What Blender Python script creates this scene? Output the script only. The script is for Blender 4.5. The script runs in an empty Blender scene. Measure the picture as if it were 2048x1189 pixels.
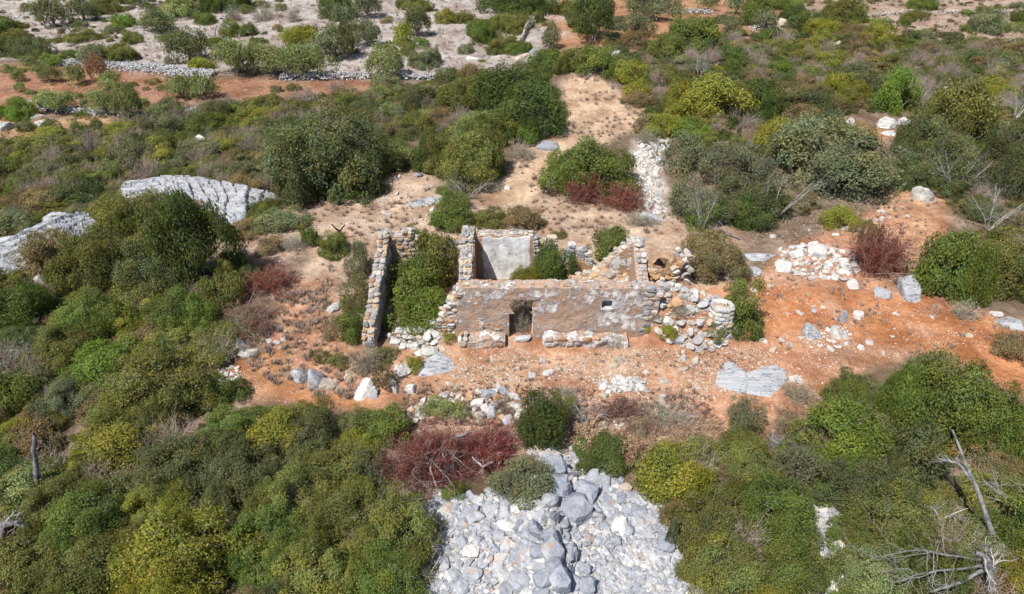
import bpy, bmesh, math, random
import numpy as np
from mathutils import Vector, Matrix, noise as mn

# ------------------------------------------------------------------ camera, sky, sun, exposure
scene = bpy.context.scene
CAM_H, PITCH, FPX, W0, H0 = 17.8, math.radians(35.0), 1366.0, 2048.0, 1189.0
cam_d = bpy.data.cameras.new("camera")
cam_d.sensor_width = 36.0
cam_d.lens = 36.0 * FPX / W0
cam_d.clip_start, cam_d.clip_end = 0.5, 5000.0
cam = bpy.data.objects.new("camera", cam_d)
scene.collection.objects.link(cam)
cam.location = (0, 0, CAM_H)
cam.rotation_euler = (math.radians(90) - PITCH, 0, 0)
scene.camera = cam

TO_SUN = Vector((-0.42, -0.44, 1.0)).normalized()
world = bpy.data.worlds.new("World")
scene.world = world
world.use_nodes = True
wn = world.node_tree.nodes
sky = wn.new("ShaderNodeTexSky")
sky.sky_type = 'NISHITA'
sky.sun_disc = False
sky.sun_elevation = math.asin(TO_SUN.z)
sky.sun_rotation = math.atan2(TO_SUN.x, TO_SUN.y)
sky.altitude = 250
sky.dust_density = 1.2
wn["Background"].inputs[1].default_value = 0.09
world.node_tree.links.new(sky.outputs[0], wn["Background"].inputs[0])
sun_d = bpy.data.lights.new("sun", 'SUN')
sun_d.energy = 5.0
sun_d.angle = math.radians(0.53)
sun_d.color = (1.0, 0.955, 0.885)
sun = bpy.data.objects.new("sun", sun_d)
scene.collection.objects.link(sun)
sun.rotation_euler = TO_SUN.to_track_quat('Z', 'Y').to_euler()
scene.view_settings.view_transform = 'Standard'
scene.view_settings.look = 'None'
scene.view_settings.gamma = 1.0
scene.view_settings.use_curve_mapping = False
scene.view_settings.exposure = 0.60
scene.cycles.use_adaptive_sampling = True
scene.cycles.adaptive_threshold = 0.02
scene.cycles.max_bounces = 6
scene.cycles.diffuse_bounces = 2
scene.cycles.transmission_bounces = 3
scene.cycles.transparent_max_bounces = 4

C = scene.collection
rng = np.random.default_rng(11)
random.seed(5)

# ------------------------------------------------------------------ helpers
def vn(x, y, seed=0):
    """value noise in 0..1, vectorised"""
    x = np.asarray(x, float); y = np.asarray(y, float)
    xi = np.floor(x).astype(np.int64); yi = np.floor(y).astype(np.int64)
    fx = x - xi; fy = y - yi
    fx = fx * fx * (3 - 2 * fx); fy = fy * fy * (3 - 2 * fy)
    def hsh(a, b):
        n = (a * 374761393 + b * 668265263 + seed * 1274126177) & 0xFFFFFFFF
        n = ((n ^ (n >> 13)) * 1274126177) & 0xFFFFFFFF
        n = n ^ (n >> 16)
        return (n & 0xFFFF) / 65535.0
    a = hsh(xi, yi); b = hsh(xi + 1, yi); c = hsh(xi, yi + 1); d = hsh(xi + 1, yi + 1)
    return (a * (1 - fx) + b * fx) * (1 - fy) + (c * (1 - fx) + d * fx) * fy

def fbm(x, y, seed=0, o=4):
    r = 0.0; a = 0.5; t = 0.0
    for k in range(o):
        r = r + a * vn(x * 2 ** k, y * 2 ** k, seed + k * 17); t += a; a *= 0.5
    return r / t

def sstep(a, b, x):
    t = np.clip((x - a) / (b - a), 0, 1)
    return t * t * (3 - 2 * t)

def bump(x, y, cx, cy, rx, ry, hh, ang=0.0):
    c, s = math.cos(ang), math.sin(ang)
    u = ((x - cx) * c + (y - cy) * s) / rx
    v = (-(x - cx) * s + (y - cy) * c) / ry
    return hh * np.exp(-(u * u + v * v) ** 1.5)

def terrain(x, y):
    x = np.asarray(x, float); y = np.asarray(y, float)
    w = sstep(7.5, 15, np.hypot(x - 1.0, (y - 23.5) * 1.2))
    z = w * (1.1 * (fbm(x * .055, y * .055, 3, 3) - .5) + 0.25 * (vn(x * .35, y * .35, 9) - .5))
    z = z + 0.09 * (fbm(x * 0.9, y * 0.9, 21, 4) - .5)
    z = z + np.maximum(0, y - 42) * 0.012
    # ridge of quarried stone close to the camera
    z = z + bump(x, y, 0.95, 13.0, 0.75, 4.2, 0.5) + bump(x, y, 0.6, 12.3, 4.0, 2.6, 0.35)
    # collapsed annexe right of the house, rubble inside the rooms, clay mound behind
    hp = np.clip(2.1 - 0.36 * np.maximum(x - 6.2, 0), 0.0, 2.2) * sstep(5.3, 6.1, x) * sstep(9.5, 8.9, x)
    z = z + hp * np.exp(-np.abs((y - 23.3) / 1.05) ** 2.2)
    z = z + bump(x, y, 4.0, 25.9, 1.7, 0.9, 0.95) + bump(x, y, -3.6, 22.6, 1.5, 0.8, 0.35)
    z = z + bump(x, y, 7.1, 26.3, 1.1, 1.0, .75)
    # terraces far left: the red field is a shallow step
    return z

SP, CP = math.sin(PITCH), math.cos(PITCH)
TT = np.concatenate([np.arange(8, 45, .08), np.arange(45, 140, .3), np.arange(140, 700, 3.)])

def ray(px, py):
    u = (px - W0 / 2) / FPX; v = -(py - H0 / 2) / FPX
    return np.array([u, CP + v * SP, -SP + v * CP])

def P(px, py, dz=0.0):
    d = ray(px, py)
    X = d[0] * TT; Y = d[1] * TT; Z = CAM_H + d[2] * TT
    below = Z < terrain(X, Y) + dz
    i = int(np.argmax(below)) if below.any() else len(TT) - 1
    t = TT[i]
    return np.array([d[0] * t, d[1] * t, CAM_H + d[2] * t])

def PXs(p):
    """pixels per metre at a world point"""
    return FPX / (p[1] * CP + (CAM_H - p[2]) * SP)

def proj(p):
    D = p[1] * CP + (CAM_H - p[2]) * SP
    return (W0 / 2 + FPX * p[0] / D, H0 / 2 - FPX * (p[1] * SP - (CAM_H - p[2]) * CP) / D)

def gz(x, y):
    return float(terrain(np.array([x]), np.array([y]))[0])

def mesh_np(name, V, F, mats=(), smooth=False):
    V = np.asarray(V, np.float32); F = np.asarray(F, np.int32)
    me = bpy.data.meshes.new(name)
    k = F.shape[1]
    me.vertices.add(len(V)); me.vertices.foreach_set('co', V.ravel())
    me.loops.add(F.size); me.loops.foreach_set('vertex_index', F.ravel())
    me.polygons.add(len(F)); me.polygons.foreach_set('loop_start', np.arange(0, F.size, k, dtype=np.int32))
    me.update(calc_edges=True)
    me.validate()
    for m in mats: me.materials.append(m)
    me.polygons.foreach_set('use_smooth', np.full(len(me.polygons), smooth, bool))
    return me

def attr(me, name, typ, dom, data):
    a = me.attributes.new(name, typ, dom)
    a.data.foreach_set('color' if typ == 'FLOAT_COLOR' else 'value', np.asarray(data, np.float32).ravel())

def link(name, me, parent=None, loc=None, rot=None, scale=None, color=None):
    o = bpy.data.objects.new(name, me)
    C.objects.link(o)
    if parent is not None: o.parent = parent
    if loc is not None: o.location = loc
    if rot is not None: o.rotation_euler = rot
    if scale is not None: o.scale = scale
    if color is not None: o.color = (*color, 1.0)
    return o

def tag(o, label=None, cat=None, group=None, kind=None):
    if label: o["label"] = label
    if cat: o["category"] = cat
    if group: o["group"] = group
    if kind: o["kind"] = kind
    return o

def empty(name, loc=(0, 0, 0), rz=0.0):
    o = bpy.data.objects.new(name, None)
    o.empty_display_size = 0.3
    C.objects.link(o); o.location = loc; o.rotation_euler = (0, 0, rz)
    return o

def inpoly(x, y, poly):
    x = np.asarray(x, float); y = np.asarray(y, float)
    r = np.zeros(x.shape, bool); n = len(poly)
    for i in range(n):
        x0, y0 = poly[i]; x1, y1 = poly[(i + 1) % n]
        if y0 == y1: continue
        c = ((y0 > y) != (y1 > y)) & (x < (x1 - x0) * (y - y0) / (y1 - y0) + x0)
        r ^= c
    return r

def sdist(x, y, poly):
    """signed distance, positive inside"""
    d = np.full(x.shape, 1e9)
    n = len(poly)
    for i in range(n):
        ax, ay = poly[i]; bx, by = poly[(i + 1) % n]
        ex, ey = bx - ax, by - ay
        L = ex * ex + ey * ey + 1e-9
        t = np.clip(((x - ax) * ex + (y - ay) * ey) / L, 0, 1)
        d = np.minimum(d, np.hypot(x - ax - t * ex, y - ay - t * ey))
    return np.where(inpoly(x, y, poly), d, -d)

def wpoly(pts):
    return [tuple(P(a, b)[:2]) for a, b in pts]

# ------------------------------------------------------------------ materials
def new_mat(name):
    m = bpy.data.materials.new(name); m.use_nodes = True
    nt = m.node_tree
    return m, nt, nt.nodes["Principled BSDF"]

class NT:
    """small helper for node graphs"""
    def __init__(s, nt): s.nt = nt; s.n = nt.nodes; s.l = nt.links
    def node(s, t, **kw):
        n = s.n.new(t)
        for k, v in kw.items(): setattr(n, k, v)
        return n
    def put(s, sock, v):
        if hasattr(v, 'links') or isinstance(v, bpy.types.NodeSocket): s.l.new(v, sock)
        else: sock.default_value = v
    def noise(s, vec, scale, detail=4, rough=.55):
        n = s.node("ShaderNodeTexNoise"); s.put(n.inputs['Vector'], vec)
        n.inputs['Scale'].default_value = scale; n.inputs['Detail'].default_value = detail; n.inputs['Roughness'].default_value = rough
        return n.outputs['Fac']
    def voro(s, vec, scale, feat='F1', out='Distance'):
        n = s.node("ShaderNodeTexVoronoi", feature=feat); s.put(n.inputs['Vector'], vec)
        n.inputs['Scale'].default_value = scale
        return n.outputs[out]
    def ramp(s, f, a, b, lo=0.0, hi=1.0):
        n = s.node("ShaderNodeMapRange"); n.interpolation_type = 'SMOOTHSTEP'
        s.put(n.inputs[0], f)
        for i, v in enumerate((a, b, lo, hi)): n.inputs[i + 1].default_value = v
        return n.outputs[0]
    def mix(s, f, a, b, mode='MIX'):
        n = s.node("ShaderNodeMix", data_type='RGBA', blend_type=mode)
        s.put(n.inputs[0], f)
        for i, v in ((6, a), (7, b)):
            if isinstance(v, tuple) and len(v) == 3: v = (*v, 1.0)
            s.put(n.inputs[i], v)
        return n.outputs[2]
    def math(s, op, a, b=0.0):
        n = s.node("ShaderNodeMath", operation=op); s.put(n.inputs[0], a); s.put(n.inputs[1], b)
        return n.outputs[0]
    def attr(s, name, out='Color'):
        n = s.node("ShaderNodeAttribute"); n.attribute_name = name
        return n.outputs[out]
    def bump(s, height, dist, strength=1.0, normal=None):
        n = s.node("ShaderNodeBump"); s.put(n.inputs['Height'], height)
        n.inputs['Distance'].default_value = dist; n.inputs['Strength'].default_value = strength
        if normal is not None: s.l.new(normal, n.inputs['Normal'])
        return n.outputs[0]

def leaf_material():
    m, nt, b = new_mat("leaf"); g = NT(nt)
    oi = g.node("ShaderNodeObjectInfo")
    ic = g.node("ShaderNodeAttribute", attribute_type='INSTANCER'); ic.attribute_name = 'icol'
    fl = g.node("ShaderNodeAttribute", attribute_type='INSTANCER'); fl.attribute_name = 'scattered'
    own = g.mix(fl.outputs['Fac'], oi.outputs['Color'], ic.outputs['Color'])
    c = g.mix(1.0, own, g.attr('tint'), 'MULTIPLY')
    hsv = g.node("ShaderNodeHueSaturation")
    g.put(hsv.inputs['Color'], c)
    g.put(hsv.inputs['Hue'], g.ramp(oi.outputs['Random'], 0, 1, .49, .51))
    g.put(hsv.inputs['Value'], g.ramp(oi.outputs['Random'], 0, 1, .88, 1.12))
    c = hsv.outputs[0]
    g.put(b.inputs['Base Color'], c)
    b.inputs['Roughness'].default_value = .5
    b.inputs['Specular IOR Level'].default_value = .16
    tr = g.node("ShaderNodeBsdfTranslucent")
    g.put(tr.inputs['Color'], g.mix(1.0, c, (1.25, 1.3, .7), 'MULTIPLY'))
    ms = g.node("ShaderNodeMixShader"); ms.inputs[0].default_value = .36
    nt.links.new(b.outputs[0], ms.inputs[1]); nt.links.new(tr.outputs[0], ms.inputs[2])
    nt.links.new(ms.outputs[0], nt.nodes["Material Output"].inputs[0])
    return m

def bark_material(name, c0, c1, scale=6.0):
    m, nt, b = new_mat(name); g = NT(nt)
    geo = g.node("ShaderNodeNewGeometry")
    n = g.noise(geo.outputs['Position'], scale, 5, .65)
    g.put(b.inputs['Base Color'], g.mix(g.ramp(n, .35, .65), c0, c1))
    b.inputs['Roughness'].default_value = .9
    b.inputs['Specular IOR Level'].default_value = .15
    g.put(b.inputs['Normal'], g.bump(g.noise(geo.outputs['Position'], scale * 4, 3), .03, .6))
    return m

def rock_material():
    m, nt, b = new_mat("limestone"); g = NT(nt)
    geo = g.node("ShaderNodeNewGeometry"); pos = geo.outputs['Position']
    oi = g.node("ShaderNodeObjectInfo")
    big = g.noise(pos, 1.7, 5, .6)
    fine = g.noise(pos, 11, 5, .7)
    c = g.mix(g.ramp(big, .38, .66), (1.0, .99, .97), (.70, .72, .77))
    c = g.mix(g.ramp(fine, .45, .75), c, (.62, .61, .60), 'MULTIPLY')
    c = g.mix(1.0, oi.outputs['Color'], c, 'MULTIPLY')
    rust = g.math('MULTIPLY', g.ramp(g.noise(pos, 2.3, 3), .60, .72), .75)
    c = g.mix(rust, c, (.40, .24, .13))
    lich = g.ramp(g.noise(pos, 19, 3, .7), .62, .72)
    c = g.mix(g.math('MULTIPLY', lich, .55), c, (.16, .16, .165))
    g.put(b.inputs['Base Color'], c)
    b.inputs['Roughness'].default_value = .92
    b.inputs['Specular IOR Level'].default_value = .12
    hgt = g.math('ADD', g.math('MULTIPLY', fine, .6), g.voro(pos, 7.0))
    g.put(b.inputs['Normal'], g.bump(hgt, .05, .55))
    return m

def karst_material():
    """big weathered outcrops: bluish grey with runnels"""
    m, nt, b = new_mat("karst"); g = NT(nt)
    geo = g.node("ShaderNodeNewGeometry"); pos = geo.outputs['Position']
    oi = g.node("ShaderNodeObjectInfo")
    mp = g.node("ShaderNodeMapping"); g.put(mp.inputs['Vector'], pos)
    mp.inputs['Rotation'].default_value = (0.2, .3, .5); mp.inputs['Scale'].default_value = (1, 3.2, 1.8)
    run = g.noise(mp.outputs[0], 1.6, 6, .62)
    fine = g.noise(pos, 9, 5, .7)
    c = g.mix(g.ramp(run, .34, .62), (.74, .77, .83), (.98, .98, .97))
    c = g.mix(g.ramp(fine, .5, .78), c, (.68, .68, .70), 'MULTIPLY')
    c = g.mix(1.0, oi.outputs['Color'], c, 'MULTIPLY')
    cn = g.math('ABSOLUTE', g.math('SUBTRACT', g.noise(mp.outputs[0], .8, 3, .6), .5))
    crack = g.ramp(cn, .0, .012, 1, 0)
    c = g.mix(g.math('MULTIPLY', crack, .55), c, (.12, .115, .11))
    soil = g.ramp(g.noise(pos, 1.1, 4), .63, .72)
    c = g.mix(g.math('MULTIPLY', soil, .6), c, (.36, .22, .12))
    g.put(b.inputs['Base Color'], c)
    b.inputs['Roughness'].default_value = .9
    b.inputs['Specular IOR Level'].default_value = .15
    hgt = g.math('SUBTRACT', g.math('ADD', run, g.math('MULTIPLY', fine, .35)), g.math('MULTIPLY', crack, .6))
    g.put(b.inputs['Normal'], g.bump(hgt, .14, .8))
    return m

def ground_material():
    m, nt, b = new_mat("soil"); g = NT(nt)
    geo = g.node("ShaderNodeNewGeometry"); pos = geo.outputs['Position']
    soil = g.attr('soil')
    n1 = g.noise(pos, .55, 3, .62); n2 = g.noise(pos, 4.0, 4, .7); n3 = g.noise(pos, 17, 2, .7)
    c = g.mix(g.ramp(n1, .3, .7), g.mix(1.0, soil, (.70, .62, .58), 'MULTIPLY'), g.mix(1.0, soil, (1.16, 1.18, 1.20), 'MULTIPLY'))
    c = g.mix(g.ramp(n2, .35, .68), g.mix(1.0, c, (.70, .66, .66), 'MULTIPLY'), c)
    # grit and stone chips
    gr = g.attr('grit', 'Fac')
    v = g.node("ShaderNodeTexVoronoi"); g.put(v.inputs['Vector'], pos); v.inputs['Scale'].default_value = 14.0
    chip = g.math('MULTIPLY', g.ramp(v.outputs['Distance'], .16, .30, 1, 0), g.ramp(n1, .38, .60))
    c = g.mix(g.math('MULTIPLY', chip, gr), c, (.58, .52, .46))
    c = g.mix(g.math('MULTIPLY', g.ramp(n3, .56, .70), .5), c, (.10, .075, .055))
    lit = g.math('MULTIPLY', g.ramp(g.noise(pos, 1.3, 5, .75), .54, .66), .45)
    c = g.mix(lit, c, g.mix(1.0, c, (.52, .46, .42), 'MULTIPLY'))
    g.put(b.inputs['Base Color'], c)
    b.inputs['Roughness'].default_value = .97
    b.inputs['Specular IOR Level'].default_value = .05
    hgt = g.math('ADD', n2, g.math('MULTIPLY', n3, .4))
    g.put(b.inputs['Normal'], g.bump(hgt, .12, .8))
    return m

def plaster_material(name, white, grey, brown, amt):
    m, nt, b = new_mat(name); g = NT(nt)
    geo = g.node("ShaderNodeNewGeometry"); pos = geo.outputs['Position']
    mp = g.node("ShaderNodeMapping"); g.put(mp.inputs['Vector'], pos); mp.inputs['Scale'].default_value = (1, 1, .42)
    streak = g.noise(mp.outputs[0], 2.4, 6, .65)
    patch = g.noise(pos, 2.1, 6, .72)
    fine = g.noise(pos, 13, 5, .75)
    c = g.mix(g.ramp(streak, .40, .60), white, grey)
    keep = g.attr('keep', 'Fac')
    e = g.math('ADD', g.math('ADD', patch, g.math('MULTIPLY', g.math('SUBTRACT', fine, .5), .35)), g.math('MULTIPLY', keep, .5))
    mask = g.ramp(e, amt - .04, amt + .06)
    bc = g.mix(g.ramp(fine, .35, .7), brown, tuple(min(1, k * 1.45) for k in brown))
    bc = g.mix(g.ramp(g.noise(pos, 3.5, 4), .55, .7), bc, (.42, .21, .10))
    c = g.mix(mask, bc, c)
    c = g.mix(g.math('MULTIPLY', g.ramp(fine, .58, .74), .5), c, (.20, .17, .15))
    g.put(b.inputs['Base Color'], c)
    b.inputs['Roughness'].default_value = .95
    b.inputs['Specular IOR Level'].default_value = .08
    g.put(b.inputs['Normal'], g.bump(g.math('ADD', mask, fine), .035, .9))
    return m

def plain_rough(name, c0, c1, scale, bumpd=.04):
    m, nt, b = new_mat(name); g = NT(nt)
    geo = g.node("ShaderNodeNewGeometry"); pos = geo.outputs['Position']
    n = g.noise(pos, scale, 6, .68)
    g.put(b.inputs['Base Color'], g.mix(g.ramp(n, .3, .7), c0, c1))
    b.inputs['Roughness'].default_value = .96
    b.inputs['Specular IOR Level'].default_value = .06
    g.put(b.inputs['Normal'], g.bump(g.noise(pos, scale * 3.5, 5, .7), bumpd, .9))
    return m

def attr_material(name, an):
    m, nt, b = new_mat(name); g = NT(nt)
    geo = g.node("ShaderNodeNewGeometry")
    c = g.mix(g.ramp(g.noise(geo.outputs['Position'], 9, 4, .7), .35, .7), g.attr(an), g.mix(1.0, g.attr(an), (.66, .66, .68), 'MULTIPLY'))
    g.put(b.inputs['Base Color'], c)
    b.inputs['Roughness'].default_value = .95
    b.inputs['Specular IOR Level'].default_value = .08
    return m

M_LEAF = leaf_material()
M_BARK = bark_material("bark", (.17, .145, .125), (.30, .27, .24))
M_DEAD = bark_material("dead_wood", (.22, .21, .205), (.40, .385, .37), 8)
M_GREYW = bark_material("weathered_trunk", (.07, .07, .073), (.22, .215, .22), 5)
M_TWIG = bark_material("dry_twig", (.20, .15, .12), (.38, .31, .26))
M_REDTW = bark_material("reddish_twig", (.15, .09, .075), (.32, .25, .22))
M_ROCK = rock_material()
M_KARST = karst_material()
M_SOIL = ground_material()
M_FRONT = plaster_material("facade_plaster", (.64, .615, .595), (.40, .365, .365), (.31, .225, .175), .555)
M_INNER = plaster_material("limewash", (.70, .69, .67), (.50, .49, .49), (.30, .19, .12), .50)
M_MORTAR = plain_rough("earth_mortar", (.30, .20, .13), (.48, .38, .29), 5)
M_CLAY = plain_rough("fired_clay", (.30, .165, .09), (.44, .31, .21), 4.0, .12)
M_SOOT = plain_rough("soot", (.012, .011, .010), (.03, .028, .027), 6)
M_GRIT = attr_material("chips", 'tint')
M_GRASS = attr_material("dry_stalk", 'tint')

# ------------------------------------------------------------------ the ground: one sheet to the horizon
def axis(near0, near1, step, far_lo, far_hi, g=1.045):
    a = list(np.arange(near0, near1, step))
    s = step; v = a[-1]
    while v < far_hi: s *= g; v += s; a.append(v)
    s = step; v = a[0]; b = []
    while v > far_lo: s *= g; v -= s; b.append(v)
    return np.array(b[::-1] + a)

ZONES = []   # (world polygon, colour, grit, edge width, warp)
def zone(pts, col, grit, edge=.8, warp=1.0):
    ZONES.append((wpoly(pts), (np.array(col) * .94 + .06 * np.mean(col)) * .87, grit, edge, warp))

zone([(-300, -20), (1130, -20), (1120, 110), (870, 160), (640, 150), (430, 140), (120, 118), (-300, 118)], (.44, .405, .37), .5, 1.5, 2.0)
zone([(-300, 124), (130, 130), (430, 158), (600, 166), (735, 165), (740, 190), (600, 205), (460, 205), (300, 218), (140, 214), (-300, 214)], (.345, .18, .105), .35, .5, .8)
zone([(-300, 240), (80, 235), (250, 236), (240, 262), (120, 275), (60, 290), (-300, 300)], (.50, .33, .18), .4, .8, 1.0)
zone([(1090, -20), (1560, -20), (1545, 95), (1480, 70), (1330, 110), (1250, 110), (1100, 105)], (.40, .215, .115), .5, 1.6, 2.2)
zone([(1560, -20), (2400, -20), (2400, 90), (1980, 100), (1800, 75), (1640, 60)], (.40, .30, .23), .5, 1.5, 2.0)
zone([(1125, 165), (1195, 152), (1235, 180), (1300, 215), (1285, 265), (1180, 290), (1100, 340), (1080, 400), (960, 425), (930, 410), (1010, 350), (1030, 310), (1110, 280)], (.56, .40, .26), .45, .35, .6)
zone([(600, 420), (700, 400), (790, 345), (880, 350), (880, 400), (1000, 400), (1120, 400), (1340, 420), (1480, 450), (1500, 560), (1480, 620), (740, 640), (560, 600), (620, 520)], (.50, .37, .26), .9, .6, .9)
zone([(1260, 280), (1330, 280), (1340, 440), (1270, 440)], (.52, .45, .38), .8, .4, .6)
zone([(560, 570), (660, 555), (640, 640), (700, 690), (900, 690), (1500, 560), (1600, 480), (1700, 440), (1810, 380), (1890, 400), (1900, 480), (1830, 540), (1880, 610), (2050, 640), (2400, 660), (2400, 860), (2080, 830), (1950, 720), (1850, 700), (1700, 760), (1620, 850), (1400, 870), (1330, 860), (1100, 820), (800, 815), (730, 850), (600, 800), (440, 790), (420, 740), (520, 700), (540, 640)], (.49, .255, .14), .75, .5, .7)
zone([(690, 690), (930, 715), (1250, 705), (1480, 700), (1400, 760), (1100, 780), (850, 800), (700, 740)], (.50, .30, .175), 1.0, .6, .9)
zone([(1500, 570), (1900, 600), (2050, 660), (2300, 760), (2060, 800), (1900, 710), (1720, 680), (1500, 660)], (.50, .215, .085), .45, .6, .9)
zone([(430, 740), (570, 690), (600, 780), (740, 800), (720, 835), (590, 800)], (.54, .27, .115), .35, .5, .6)
zone([(1700, 240), (1790, 270), (1760, 310), (1720, 290)], (.50, .24, .11), .4, .4, .5)
zone([(1770, 380), (1890, 390), (1880, 470), (1800, 480), (1740, 450)], (.52, .30, .165), .5, .5, .6)
zone([(850, 800), (1330, 800), (1420, 860), (1330, 930), (1090, 930), (1000, 870), (850, 860)], (.42, .27, .19), 1.0, .6, .9)
zone([(860, 1010), (1060, 985), (1085, 905), (1160, 905), (1240, 960), (1350, 1040), (1420, 1260), (850, 1260), (840, 1060)], (.58, .55, .51), 1.0, .35, .5)
zone([(1610, 1000), (1680, 1010), (1700, 1090), (1670, 1260), (1610, 1260)], (.58, .55, .51), 1.0, .3, .3)
zone([(480, 400), (620, 420), (560, 600), (500, 560)], (.46, .33, .25), .8, .5, .6)

def soil_at(x, y):
    sc = 1.0 + np.maximum(0, y - 30) * .03
    wx = x + sc * 1.6 * (fbm(x * .5, y * .5, 51, 4) - .5)
    wy = y + sc * 1.6 * (fbm(x * .5, y * .5, 77, 4) - .5)
    col = np.empty((len(x), 3)); col[:] = (.165, .125, .09)
    v = fbm(x * .25, y * .25, 5, 4)[:, None]
    col *= .8 + .5 * v
    grit = np.full(len(x), .35)
    for poly, c, gt, edge, warp in ZONES:
        xs = np.array([p[0] for p in poly]); ys = np.array([p[1] for p in poly])
        sel = (wx > xs.min() - 3) & (wx < xs.max() + 3) & (wy > ys.min() - 3) & (wy < ys.max() + 3)
        if not sel.any(): continue
        X = x[sel] + (wx[sel] - x[sel]) * warp; Y = y[sel] + (wy[sel] - y[sel]) * warp
        m = sstep(-edge, edge, sdist(X, Y, poly))
        col[sel] = col[sel] * (1 - m[:, None]) + c * m[:, None]
        grit[sel] = grit[sel] * (1 - m) + gt * m
    pt = fbm(x * .9, y * .9, 61, 4)[:, None]; p2 = fbm(x * .28, y * .28, 62, 3)[:, None]
    near = sstep(60, 40, y)[:, None]
    col *= 1 + near * (.55 * (pt - .5) + .35 * (p2 - .5))
    dust = near * sstep(.58, .72, fbm(x * .7, y * .7, 63, 4))[:, None] * .25
    col = col * (1 - dust) + np.array([.50, .40, .31]) * dust
    return col, grit

gx = axis(-13, 13, .135, -900, 900, 1.06)
gy = axis(8, 30, .135, -60, 1500, 1.045)
GX, GY = np.meshgrid(gx, gy)
gxf, gyf = GX.ravel(), GY.ravel()
GZ = terrain(gxf, gyf)
# furrows of the ploughed red field
RED = wpoly([(-300, 124), (130, 130), (430, 158), (600, 166), (735, 165), (600, 205), (300, 218), (140, 214), (-300, 214)])
far = (gyf > 40) & (gyf < 80)
GZ[far] += .05 * np.sin(gyf[far] * 6.5 + 1.5 * vn(gxf[far] * .1, gyf[far] * .1, 4)) * sstep(0, 1, sdist(gxf[far], gyf[far], RED))
nx, ny = len(gx), len(gy)
idx = np.arange(nx * ny).reshape(ny, nx)
F = np.stack([idx[:-1, :-1], idx[:-1, 1:], idx[1:, 1:], idx[1:, :-1]], -1).reshape(-1, 4)
me = mesh_np("ground", np.stack([gxf, gyf, GZ], -1), F, [M_SOIL], True)
scol, sgrit = soil_at(gxf, gyf)
attr(me, 'soil', 'FLOAT_COLOR', 'POINT', np.concatenate([scol, np.ones((len(scol), 1))], 1))
attr(me, 'grit', 'FLOAT', 'POINT', sgrit)
ground = link("ground", me)
tag(ground, "bare orange and brown soil of the hillside under scrub and ruin", kind="structure")

# ------------------------------------------------------------------ stone shapes
def ico(sub):
    bm = bmesh.new(); bmesh.ops.create_icosphere(bm, subdivisions=sub, radius=1.0)
    V = np.array([v.co[:] for v in bm.verts]); Fc = np.array([[v.index for v in f.verts] for f in bm.faces])
    bm.free(); return V, Fc
ICO = {k: ico(k) for k in (1, 2, 3, 4)}
ICO[0] = (np.array([[1, 0, 0], [-1, 0, 0], [0, 1, 0], [0, -1, 0], [0, 0, 1], [0, 0, -1]], float),
          np.array([[0, 2, 4], [2, 1, 4], [1, 3, 4], [3, 0, 4], [2, 0, 5], [1, 2, 5], [3, 1, 5], [0, 3, 5]]))

def polytope(seed, sub=2, n=13, block=False, rough=.05):
    r = np.random.default_rng(seed)
    D, Fc = ICO[sub]
    N = r.normal(size=(n, 3)); N /= np.linalg.norm(N, axis=1)[:, None]
    off = r.uniform(.50, 1.0, n)
    if block:
        B = np.array([[1, 0, 0], [-1, 0, 0], [0, 1, 0], [0, -1, 0], [0, 0, 1], [0, 0, -1]], float) + r.normal(size=(6, 3)) * .12
        B /= np.linalg.norm(B, axis=1)[:, None]
        N = np.concatenate([N, B]); off = np.concatenate([r.uniform(1.05, 1.3, n), r.uniform(.82, .95, 6)])
    dot = D @ N.T
    rad = np.min(np.where(dot > .05, off / np.maximum(dot, .05), 9), axis=1)
    rad = np.minimum(rad, 1.45 if block else 1.32)
    V = D * rad[:, None]
    o = r.uniform(0, 50)
    V += D * np.array([mn.fractal(Vector(p * 2.2 + o), 1.0, 2.0, 3) for p in V])[:, None] * rough
    return V, Fc

BOULDER = [mesh_np("boulder_shape", *polytope(100 + i, 3, 9, False, .03), mats=[M_ROCK]) for i in range(14)]
BLOCK = [mesh_np("block_shape", *polytope(200 + i, 2, 10, True, .05), mats=[M_ROCK]) for i in range(12)]

def outcrop(seed, fiss=5.0):
    """weathered limestone hump with bedding joints and solution runnels"""
    V, Fc = polytope(seed, 4, 18, False, .04)
    r = np.random.default_rng(seed)
    a = r.uniform(-.5, .5); tilt = np.array([math.sin(a), math.cos(a) * .8, .55]); tilt /= np.linalg.norm(tilt)
    o = r.uniform(0, 90)
    out = V.copy()
    for i, p in enumerate(V):
        q = Vector(p)
        n = mn.fractal(q * 1.7 + Vector((o, 0, 0)), .9, 2.1, 4) * .06
        s = float(p @ tilt) * fiss + mn.noise(q * 1.3 + Vector((0, o, 0))) * 1.1
        g = abs((s % 1.0) - .5) * 2           # 1 at the joint
        n -= .085 * max(0, (g - .86) / .14) ** 1.2
        n += .03 * (1 - mn.cell(Vector((math.floor(s), o, 0)))) * 1.0
        w = abs(mn.noise(q * 3.4 + Vector((o, 3, 9))))
        n -= .05 * max(0, .10 - w) / .10
        out[i] = p * (1 + n)
    return mesh_np("outcrop_shape", out, Fc, [M_KARST], True)
OUTCROP = [outcrop(300 + i, 2.0 + .6 * i) for i in range(6)]

ROCK_COL = {'w': (.51, .49, .455), 'g': (.31, .32, .345), 'b': (.28, .295, .33), 'c': (.46, .39, .31), 'o': (.42, .26, .145), 'l': (.40, .405, .42), 'n': (.37, .355, .335)}
def rc(k):
    return tuple(np.array(ROCK_COL[k]) * random.uniform(.88, 1.1))

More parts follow.
